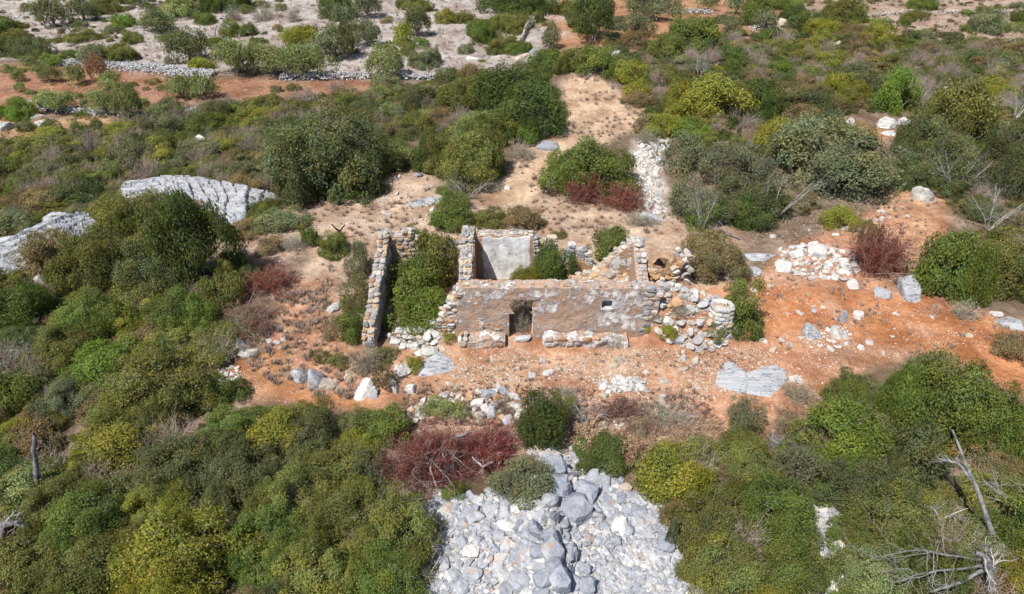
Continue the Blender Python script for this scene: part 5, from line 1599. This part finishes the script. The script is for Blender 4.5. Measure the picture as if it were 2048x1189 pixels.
# the rest of the scrub, past the count of single shrubs: one mass of instanced bushes
def scatter(name, label, items, keys):
    """items: (pos, (sx, sy, sz), rotz, proto index, colour)"""
    col = bpy.data.collections.new(name + "_shapes")
    for k, key in enumerate(keys):
        o = bpy.data.objects.new(f"{name}_shape_{k:03d}", PRO[key][0] if key[0] != 'dry' else PRO[key][1]); col.objects.link(o)
    me = bpy.data.meshes.new(name)
    n = len(items)
    me.vertices.add(n); me.vertices.foreach_set('co', np.array([i[0] for i in items], np.float32).ravel())
    def add(nm, typ, dat, f):
        a = me.attributes.new(nm, typ, 'POINT'); a.data.foreach_set(f, np.asarray(dat).ravel())
    add('pick', 'INT', np.array([i[3] for i in items], np.int32), 'value')
    add('size', 'FLOAT_VECTOR', np.array([i[1] for i in items], np.float32), 'vector')
    add('turn', 'FLOAT_VECTOR', np.array([(0, 0, i[2]) for i in items], np.float32), 'vector')
    add('icol', 'FLOAT_COLOR', np.array([(*i[4], 1) for i in items], np.float32), 'color')
    add('scattered', 'FLOAT', np.ones(n, np.float32), 'value')
    o = link(name, me)
    ng = bpy.data.node_groups.new(name, 'GeometryNodeTree')
    ng.interface.new_socket('Geometry', in_out='INPUT', socket_type='NodeSocketGeometry')
    ng.interface.new_socket('Geometry', in_out='OUTPUT', socket_type='NodeSocketGeometry')
    N = ng.nodes; L = ng.links
    gi, go = N.new('NodeGroupInput'), N.new('NodeGroupOutput')
    ci = N.new('GeometryNodeCollectionInfo'); ci.inputs['Collection'].default_value = col
    ci.inputs['Separate Children'].default_value = True; ci.inputs['Reset Children'].default_value = True
    ip = N.new('GeometryNodeInstanceOnPoints'); ip.inputs['Pick Instance'].default_value = True
    def na(nm, typ):
        x = N.new('GeometryNodeInputNamedAttribute'); x.data_type = typ; x.inputs[0].default_value = nm
        return x.outputs[0]
    mp = N.new('GeometryNodeMeshToPoints')
    L.new(gi.outputs[0], mp.inputs[0]); L.new(mp.outputs[0], ip.inputs['Points'])
    L.new(ci.outputs[0], ip.inputs['Instance']); L.new(na('pick', 'INT'), ip.inputs['Instance Index'])
    e2r = N.new('FunctionNodeEulerToRotation'); L.new(na('turn', 'FLOAT_VECTOR'), e2r.inputs[0]); L.new(e2r.outputs[0], ip.inputs['Rotation'])
    L.new(na('size', 'FLOAT_VECTOR'), ip.inputs['Scale']); L.new(ip.outputs[0], go.inputs[0])
    md = o.modifiers.new(name, 'NODES'); md.node_group = ng
    return tag(o, label, "shrubs", kind="stuff")

KEYS = [(f, l, i) for f in ('dome', 'loose') for l in (0, 1, 2) for i in range(NPRO[f, l])] + [('dry', 1, i) for i in range(4)]
items = []
rs = random.Random(4)
for c, r_, ry, h, form, col, lab, grp, sd in SCRUB[N_SINGLE:]:
    s = PXs(c) * r_ / 2
    lod = 2 if s > 26 else 1 if s > 12 else 0
    k = KEYS.index((form, lod, rs.randrange(NPRO[form, lod])))
    items.append(((c[0], c[1], c[2] - .03), (r_, ry, h), rs.uniform(0, 6.28), k, np.array(COL[col]) * rs.uniform(.85, 1.12) * FOL))
# side lobes that knit the larger bushes together
rl = random.Random(17)
for c, r_, ry, h, form, cc in PSHAPE:
    if form not in ('dome', 'broad') or r_ < .9: continue
    if 400 < proj(c)[0] < 760 and 690 < proj(c)[1] < 880: continue
    if any(inpoly(np.array([c[0]]), np.array([c[1]]), q)[0] for q in CLEAR): continue
    for _ in range(3 if r_ > 1.3 else 2):
        a = rl.uniform(0, 6.28); d = rl.uniform(.62, .95); q = rl.uniform(.32, .6)
        x, y = c[0] + r_ * d * math.cos(a), c[1] + ry * d * math.sin(a)
        if any(inpoly(np.array([x]), np.array([y]), g)[0] for g in CLEAR): continue
        s = PXs((x, y, 0)) * r_ * q / 2; lod = 2 if s > 22 else 1
        items.append(((x, y, gz(x, y) - .03), (r_ * q, r_ * q * rl.uniform(.8, 1.2), h * rl.uniform(.55, .95)), rl.uniform(0, 6.28), KEYS.index(('dome', lod, rl.randrange(NPRO['dome', lod]))), np.array(cc) * rl.uniform(.8, 1.15)))
scatter('scrub', "mass of smaller shrubs filling the thickets and dotting the fields", items, KEYS)

# low carpet under and between the shrubs
items = []
rg = np.random.default_rng(99)
for pts, n, r0, r1 in (
    ([(-90, 300), (60, 280), (230, 254), (330, 232), (480, 220), (640, 205), (760, 185), (1060, 145), (1110, 150), (940, 220), (880, 350), (560, 420), (515, 470), (380, 480), (200, 450), (60, 480), (-90, 500)], 2500, .18, .55),
    ([(1230, 105), (1340, 100), (1560, 60), (2130, 100), (2130, 440), (1900, 430), (1800, 370), (1540, 330), (1300, 300), (1300, 180)], 2300, .18, .55),
    ([(-90, 560), (110, 570), (140, 480), (500, 540), (500, 600), (420, 690), (430, 770), (600, 810), (760, 850), (800, 1000), (850, 1290), (-90, 1290)], 260, .15, .32),
    ([(1280, 930), (1440, 890), (1640, 850), (1800, 760), (1960, 930), (2130, 930), (2130, 1290), (1400, 1290), (1340, 1050)], 170, .15, .32),
    ([(-90, -20), (330, -20), (480, 40), (300, 70), (240, 120), (-90, 118)], 220, .15, .4),
    ([(1560, -20), (2130, -20), (2130, 110), (1700, 70)], 220, .15, .4)):
    q = sample_poly(wpoly(pts), n, rg)
    bad = np.zeros(len(q), bool)
    for c in CLEAR: bad |= inpoly(q[:, 0], q[:, 1], c)
    for x, y in q[~bad]:
        z = gz(x, y); r_ = float(rg.uniform(r0, r1)); s = PXs((x, y, z)) * r_ / 2
        form = 'loose' if rg.uniform() < .4 else 'dome'; lod = 1 if s > 9 else 0
        col = np.array(COL[str(rg.choice(['og', 'sg', 'mg', 'bg', 'mg', 'og', 'yg', 'sg'] if form == 'dome' else ['bg', 'gy', 'og', 'sg', 'mg']))])
        items.append(((x, y, z - .02), (r_, r_ * float(rg.uniform(.8, 1.2)), r_ * float(rg.uniform(.45, .9))), float(rg.uniform(0, 6.28)), KEYS.index((form, lod, int(rg.integers(NPRO[form, lod])))), col * rg.uniform(.8, 1.15)))
for pts, n in (([(-90, 300), (230, 245), (480, 205), (760, 180), (940, 220), (880, 340), (560, 400), (380, 400), (-90, 470)], 130),
               ([(1260, 110), (1560, 70), (2130, 110), (2130, 440), (1800, 370), (1540, 300), (1300, 220)], 170),
               ([(-90, 580), (480, 560), (430, 770), (760, 860), (840, 1290), (-90, 1290)], 26), ([(1290, 940), (1640, 860), (1800, 760), (2130, 850), (2130, 1290), (1400, 1290)], 22)):
    q = sample_poly(wpoly(pts), n, rg)
    bad = np.zeros(len(q), bool)
    for c in CLEAR: bad |= inpoly(q[:, 0], q[:, 1], c)
    for x, y in q[~bad]:
        r_ = float(rg.uniform(.5, 1.0))
        items.append(((x, y, gz(x, y)), (r_, r_, r_ * float(rg.uniform(.9, 1.4))), float(rg.uniform(0, 6.28)), KEYS.index(('dry', 1, int(rg.integers(4)))), (0, 0, 0)))
ug = scatter('undergrowth', "low mixed undergrowth filling the gaps between the shrubs", items, KEYS)
ug["category"] = "undergrowth"

# ------------------------------------------------------------------ dead trees and bare branches
def wood(name, label, chains, mat, seed, cat="dead tree", twigs=None, part2=None):
    """chains: world polylines (points with z above ground) with start/end radius"""
    r = np.random.default_rng(seed)
    base = np.array(chains[0][0][0], float)
    e = empty(name, base); tag(e, label, cat)
    main, fine = [], []
    for pts, r0, r1, depth, kids in chains:
        pts = np.array(pts, float) - base
        n = max(6, len(pts) * 4)
        t = np.linspace(0, len(pts) - 1, n)
        # smooth interpolation
        q = np.stack([np.interp(t, np.arange(len(pts)), pts[:, k]) for k in range(3)], -1)
        q[1:-1] = (q[:-2] + 2 * q[1:-1] + q[2:]) / 4
        q[1:] += np.cumsum(r.normal(size=(n - 1, 3)) * .012, axis=0)
        rad = np.linspace(r0, r1, n) * r.uniform(.85, 1.15, n)
        main.append((q, rad))
        for _ in range(kids):
            k = r.integers(n // 3, n - 1)
            d = q[k + 1] - q[k - 1]; d /= np.linalg.norm(d); d = d + r.normal(size=3) * .75
            grow(r, q[k], d, np.linalg.norm(q[-1] - q[0]) * r.uniform(.25, .5), rad[k] * .42, depth, fine, .26, 5, (2, 5), .0, .62, 1.1)
    V, Fq = tubes(main, 8)
    link('trunk', mesh_np('trunk', V, Fq, [mat], True), e)
    if fine:
        V, Fq = tubes(fine, 3)
        link('branches', mesh_np('branches', V, Fq, [M_DEAD], True), e)
    return e

def G(px, py, z=0.0):
    """point at height z above the ground that shows at this pixel"""
    p = P(px, py, z); return p

# burnt snag at the left edge
a = G(74, 985)
wood("burnt_snag", "upright charred tree snag at the left edge of the photo", [([a + [0, 0, -.2], G(73, 945, .9), G(71, 900, 1.7), G(72, 868, 2.3)], .085, .06, 0, 0)], M_GREYW, 1)
b = G(-10, 1075, .5)
wood("fallen_tree", "twisted grey fallen trunk and roots at the left edge", [([b + [-.6, 0, .1], b + [.1, .1, .35], b + [.7, .3, .2], b + [1.2, .1, -.2]], .11, .06, 1, 4),
     ([b + [.2, .1, .2], b + [.5, -.5, .1], b + [1.1, -1.0, -.2]], .13, .05, 1, 5)], M_GREYW, 2)
# leaning dead trunk, lower right
c0 = G(1988, 1078, .4)
top = G(1906, 862, 2.6); mid = G(1958, 1000, 1.5); m2 = G(1930, 925, 2.1)
wood("dead_tree", "tall leaning grey dead trunk at the lower right", [([c0 - [0, 0, .6], c0, mid, m2, top], .085, .035, 1, 0), ([mid * .5 + m2 * .5, G(1915, 925, 2.0), G(1880, 920, 1.9)], .06, .03, 2, 4)], M_GREYW, 3)
c1 = G(1985, 1190, .3)
wood("dead_tree", "grey dead tree with spreading bare branches in the bottom right corner",
     [([c1 - [0, 0, .4], G(1980, 1150, .9), G(1970, 1110, 1.4), G(1945, 1100, 1.6)], .10, .06, 2, 5),
      ([G(1975, 1130, 1.1), G(1900, 1145, 1.4), G(1835, 1150, 1.5), G(1790, 1165, 1.4)], .035, .01, 2, 9),
      ([G(1960, 1120, 1.3), G(1890, 1110, 1.7), G(1830, 1100, 1.8), G(1740, 1115, 1.7)], .03, .01, 2, 11),
      ([G(1970, 1140, 1.0), G(1920, 1170, .9), G(1870, 1185, .8)], .06, .03, 1, 4)], M_GREYW, 4)
c2 = G(2060, 1060, .3)
wood("dead_tree", "bare grey branches reaching in from the right edge beside the leaning trunk",
     [([c2, G(2040, 1020, .8), G(2010, 990, 1.2), G(1975, 960, 1.4)], .06, .015, 2, 9), ([c2, G(2048, 1000, 1.0), G(2052, 960, 1.3)], .05, .02, 1, 3)], M_GREYW, 5)
c3 = G(1880, 1040, .4)
wood("dead_branch", "fan of thin bare branches left of the leaning trunk", [([c3, G(1870, 1020, .8), G(1840, 1015, 1.1)], .03, .012, 2, 9), ([c3, G(1900, 1030, .8), G(1930, 1020, 1.0)], .03, .01, 2, 5)], M_DEAD, 6, "dead branch")
# bare branches in the upper right
def bare(label, px, py, h, w, n, seed, depth=2, lean=(0, 0)):
    c = G(px, py); r = np.random.default_rng(seed); ch = []
    for k in range(n):
        a = r.uniform(0, 6.28); d = np.array([math.cos(a) * w + lean[0], math.sin(a) * w * .5 + lean[1], h * r.uniform(.7, 1.1)])
        ch.append(([c - [0, 0, .1], c + d * .45 + r.normal(size=3) * .12, c + d], .032, .008, depth, 7))
    wood("dead_shrub", label, ch, M_DEAD, seed, "dead shrub")
bare("white bare branches over the dark bush at the right edge", 1905, 385, 2.6, 1.5, 7, 11)
bare("grey dead tree beside the track at the right edge", 1975, 462, 2.2, 1.6, 6, 12)
bare("white bare branches in front of the huge grey-green dome", 1545, 440, 2.4, 1.2, 5, 13, lean=(.6, 0))
bare("pale bare stems in the thicket behind the oven", 1405, 462, 2.5, .8, 5, 14)
bare("white upright dead shrub above the yellow-green dome", 1398, 160, 2.0, .7, 5, 15)
bare("white dead shrub beside the golden bush in the upper right", 1700, 165, 1.4, .8, 5, 16)
bare("white dead branches above the bright green bush at the right", 1832, 205, 1.6, .9, 5, 17)
bare("bare grey branches at the right edge above the dark thicket", 2030, 240, 2.0, 1.2, 6, 18)
bare("tangled grey dead branches behind the ruin's back wall", 935, 398, 1.2, 1.3, 6, 19)
bare("small pale dead shrub in the upper right scrub", 1635, 178, 1.2, .6, 4, 20)
bare("pale bare twigs poking from the left thicket by the tall tree", 398, 560, 1.6, .5, 4, 21)
bare("pale dead branches lying in the dark foreground shade at the left", 395, 965, .7, .9, 5, 22)
bare("dry bare branches on the orange bank right of the dark bush", 1180, 850, 1.0, .8, 5, 23)
bare("bare twigs beside the brown brush heap in the right foreground", 1560, 895, .7, .7, 5, 24)
bare("tangle of grey twigs between the stone heap and the left bushes", 850, 1150, .6, .8, 7, 25)
for i, (px, py) in enumerate(((430, 78), (508, 80), (175, 66), (145, 68))):
    c = G(px, py); wood("burnt_bush", ["black burnt bush on the left of the pale field", "second black burnt bush on the pale field", "black burnt stick bush in the upper left", "smaller black burnt stick bush in the upper left"][i],
                        [([c, c + [.2 * (-1) ** i, 0, .7], c + [.5 * (-1) ** i, 0, 1.3]], .05, .02, 1, 5)], M_SOOT, 40 + i, "burnt bush")
c = G(690, 480); wood("burnt_stump", "small black burnt stump above the annexe", [([c, c + [-.2, 0, .5], c + [-.5, .1, .9]], .07, .03, 1, 3), ([c + [-.2, 0, .5], c + [.1, 0, .9]], .05, .02, 1, 2)], M_SOOT, 50, "stump")
# the long pale branch lying over the red brush
wood("fallen_branch", "long curved pale branch lying on the dark red brush", [([G(938, 865, .5), G(905, 878, .75), G(872, 905, .85), G(862, 935, .8), G(875, 975, .5)], .055, .018, 2, 11)], M_DEAD, 51, "branch")
wood("fallen_branch", "forked pale branch on the right of the dark red brush", [([G(985, 925, .4), G(965, 935, .5), G(945, 915, .7)], .045, .02, 2, 5)], M_DEAD, 52, "branch")
wood("fallen_branch", "grey branch across the foot of the thicket behind the brownish bush", [([G(1480, 478, .1), G(1445, 462, .25), G(1400, 450, .3)], .05, .02, 1, 6)], M_GREYW, 53, "branch")
wood("fallen_branch", "weathered branch lying under the large bushes at the right", [([G(1935, 600, .1), G(1950, 612, .1), G(1962, 622, .1)], .05, .03, 0, 0)], M_GREYW, 54, "branch")

# ------------------------------------------------------------------ loose stones on bare soil
AREAS = [
 ([(1490, 560), (1850, 610), (2060, 660), (2060, 700), (1850, 690), (1640, 740), (1500, 700)], 70, "on the orange soil right of the ruin", 'wwlwc'),
 ([(930, 705), (1400, 705), (1420, 780), (1150, 790), (850, 790)], 60, "on the orange forecourt below the ruin", 'wcwlo'),
 ([(1060, 790), (1340, 790), (1400, 850), (1250, 870), (1060, 850)], 46, "on the bank under the forecourt", 'wwcl'),
 ([(560, 590), (650, 570), (640, 680), (560, 700), (470, 740), (560, 640)], 34, "along the track left of the ruin", 'wcw'),
 ([(700, 400), (880, 360), (890, 450), (620, 540), (600, 480)], 40, "on the stony slope above the annexe", 'wlc'),
 ([(1500, 450), (1780, 400), (1860, 470), (1700, 480), (1500, 490)], 40, "on the track below the grey-green dome", 'wwc'),
 ([(960, 420), (1130, 300), (1200, 200), (1280, 230), (1180, 300), (1100, 400)], 24, "on the sandy path", 'wl'),
]
SMALL = []
for k, (poly, n, where, cols) in enumerate(AREAS):
    r = np.random.default_rng(60 + k)
    for q in sample_poly(wpoly(poly), n, r):
        s = float(.05 + .13 * r.uniform() ** 2)
        col = np.array(rc(str(r.choice(list(cols))))) * .85
        if s < .10: SMALL.append((q[0], q[1], gz(*q) + s * .1, s, col)); continue
        o = link('loose_stone', BOULDER[int(r.integers(14))], None, (q[0], q[1], gz(*q) + s * .05), tuple(r.uniform(-.3, .3, 2)) + (float(r.uniform(0, 6)),),
                 (s * float(r.uniform(.9, 1.4)), s, s * float(r.uniform(.45, .75))), col)
        tag(o, f"loose pale stone lying {where}", "stone", f"loose stones {where}")

# stone chips too many to count
ch_p, ch_s, ch_c = [np.array([t[:3] for t in SMALL])], [np.array([t[3] for t in SMALL])], [np.array([t[4] for t in SMALL])]
for poly, n, smin, smax, cols in (
    ([(560, 570), (700, 640), (900, 700), (1500, 560), (1850, 600), (2080, 650), (2080, 720), (1850, 690), (1620, 800), (1400, 870), (1100, 850), (760, 830), (440, 790), (520, 690)], 13000, .012, .05, 'wcwco'),
    ([(930, 700), (1420, 700), (1500, 690), (1600, 760), (1420, 800), (1300, 860), (1060, 850), (850, 800)], 11000, .015, .075, 'ncwcoo'),
    ([(600, 420), (790, 350), (890, 360), (890, 470), (740, 640), (560, 600)], 4000, .02, .06, 'wncc'),
    ([(1500, 450), (1800, 380), (1880, 400), (1830, 540), (1500, 560)], 2500, .02, .06, 'cnwo'),
    ([(1125, 165), (1195, 152), (1300, 215), (1285, 265), (1100, 340), (1080, 400), (940, 425), (1010, 350), (1110, 280)], 1500, .02, .06, 'wc'),
    ([(0, 130), (430, 160), (600, 168), (600, 205), (300, 218), (0, 214)], 1800, .03, .09, 'wlcc'),
    ([(0, -10), (1110, -10), (1100, 110), (640, 150), (430, 140), (0, 118)], 2600, .04, .12, 'wllc')):
    q = sample_poly(wpoly(poly), n); s = smin + (smax - smin) * rng.uniform(0, 1, n) ** 2.5
    dens = .6 * vn(q[:, 0] * .7, q[:, 1] * .7, 88) + .4 * vn(q[:, 0] * 2.6, q[:, 1] * 2.6, 89) + rng.uniform(-.12, .12, n) > .44
    q, s = q[dens], s[dens]
    ch_p.append(np.stack([q[:, 0], q[:, 1], terrain(q[:, 0], q[:, 1]) + s * .05], -1)); ch_s.append(s)
    base = np.array([ROCK_COL[c] for c in cols]); ch_c.append(base[rng.integers(0, len(base), len(q))] * rng.uniform(.75, 1.1, len(q))[:, None])
gv = merged_stones('gravel', None, np.concatenate(ch_p), np.concatenate(ch_s), np.concatenate(ch_c), 0, .6, 5)
tag(gv, "pale stone chips strewn over the bare soil", "gravel", kind="stuff")

# dry grass and tiny withered herbs
def tufts(name, label, areas, seed):
    r = np.random.default_rng(seed); VV, CC = [], []
    for poly, n, h0, h1, nb, cols in areas:
        q = sample_poly(wpoly(poly), n, r)
        keep = vn(q[:, 0] * .5, q[:, 1] * .5, 33) + r.uniform(-.25, .25, n) > .42
        q = q[keep]; m = len(q)
        z = terrain(q[:, 0], q[:, 1])
        H = r.uniform(h0, h1, m)
        q = np.repeat(q, nb, 0); z = np.repeat(z, nb); H = np.repeat(H, nb) * r.uniform(.5, 1.1, m * nb)
        k = m * nb
        a = r.uniform(0, 6.283, k); out = r.uniform(.15, .9, k) * H
        bx = q[:, 0] + r.normal(size=k) * H * .22; by = q[:, 1] + r.normal(size=k) * H * .22
        w = H * .035 + .003
        p0 = np.stack([bx - w * np.sin(a), by + w * np.cos(a), z], -1); p1 = np.stack([bx + w * np.sin(a), by - w * np.cos(a), z], -1)
        p2 = np.stack([bx + out * np.cos(a), by + out * np.sin(a), z + H], -1)
        VV.append(np.stack([p0, p1, p2], 1).reshape(-1, 3))
        base = np.array(cols); CC.append(np.repeat(base[r.integers(0, len(base), m)], nb, 0) * r.uniform(.7, 1.2, k)[:, None])
    V = np.concatenate(VV); Cc = np.concatenate(CC)
    me = mesh_np(name, V, np.arange(len(V)).reshape(-1, 3), [M_GRASS])
    attr(me, 'tint', 'FLOAT_COLOR', 'FACE', np.concatenate([Cc, np.ones((len(Cc), 1))], 1))
    return tag(link(name, me), label, "grass", kind="stuff")
DRY = [(.42, .33, .24), (.30, .23, .19), (.36, .27, .20), (.25, .19, .17)]
tufts('dry_grass', "dry grass and withered herbs on the paths and fields", [
    ([(1125, 165), (1195, 152), (1300, 215), (1285, 265), (1100, 340), (1080, 400), (940, 425), (1010, 350), (1110, 280)], 260, .15, .4, 34, DRY),
    ([(600, 420), (790, 350), (890, 360), (1340, 430), (1480, 450), (1350, 470), (890, 470), (740, 640), (560, 600)], 700, .12, .34, 34, DRY),
    ([(1500, 450), (1800, 380), (1880, 400), (1830, 540), (1900, 610), (2060, 650), (2060, 700), (1700, 720), (1500, 700)], 480, .10, .28, 30, DRY),
    ([(540, 600), (660, 570), (660, 690), (760, 740), (700, 800), (600, 790), (480, 740)], 340, .12, .34, 34, DRY),
    ([(800, 780), (1400, 780), (1420, 870), (1200, 880), (1060, 850), (800, 850)], 420, .1, .28, 30, DRY),
    ([(0, -10), (1110, -10), (1100, 110), (870, 150), (640, 145), (430, 138), (0, 116)], 2600, .2, .5, 22, [(.50, .43, .36), (.42, .35, .30), (.38, .30, .27)]),
    ([(1560, -15), (2080, -15), (2080, 110), (1700, 70)], 900, .2, .5, 20, [(.50, .42, .32), (.40, .32, .25)]),
    ([(850, 770), (1100, 780), (1420, 790), (1450, 870), (1200, 880), (1060, 850), (800, 850)], 1500, .05, .16, 26, [(.20, .11, .085), (.16, .085, .07), (.30, .20, .15), (.24, .15, .11)]),
    ([(700, 700), (900, 715), (1480, 700), (1500, 740), (1000, 780), (760, 770)], 380, .06, .18, 26, DRY),
    ([(0, 236), (250, 236), (240, 265), (60, 295), (0, 300)], 300, .15, .4, 20, [(.52, .36, .18), (.42, .32, .2)]),
    ([(1330, 880), (1640, 860), (1600, 960), (1350, 960)], 120, .15, .4, 30, DRY),
], 71)
print("objects", len(bpy.data.objects), "plants", len(PLANTS))
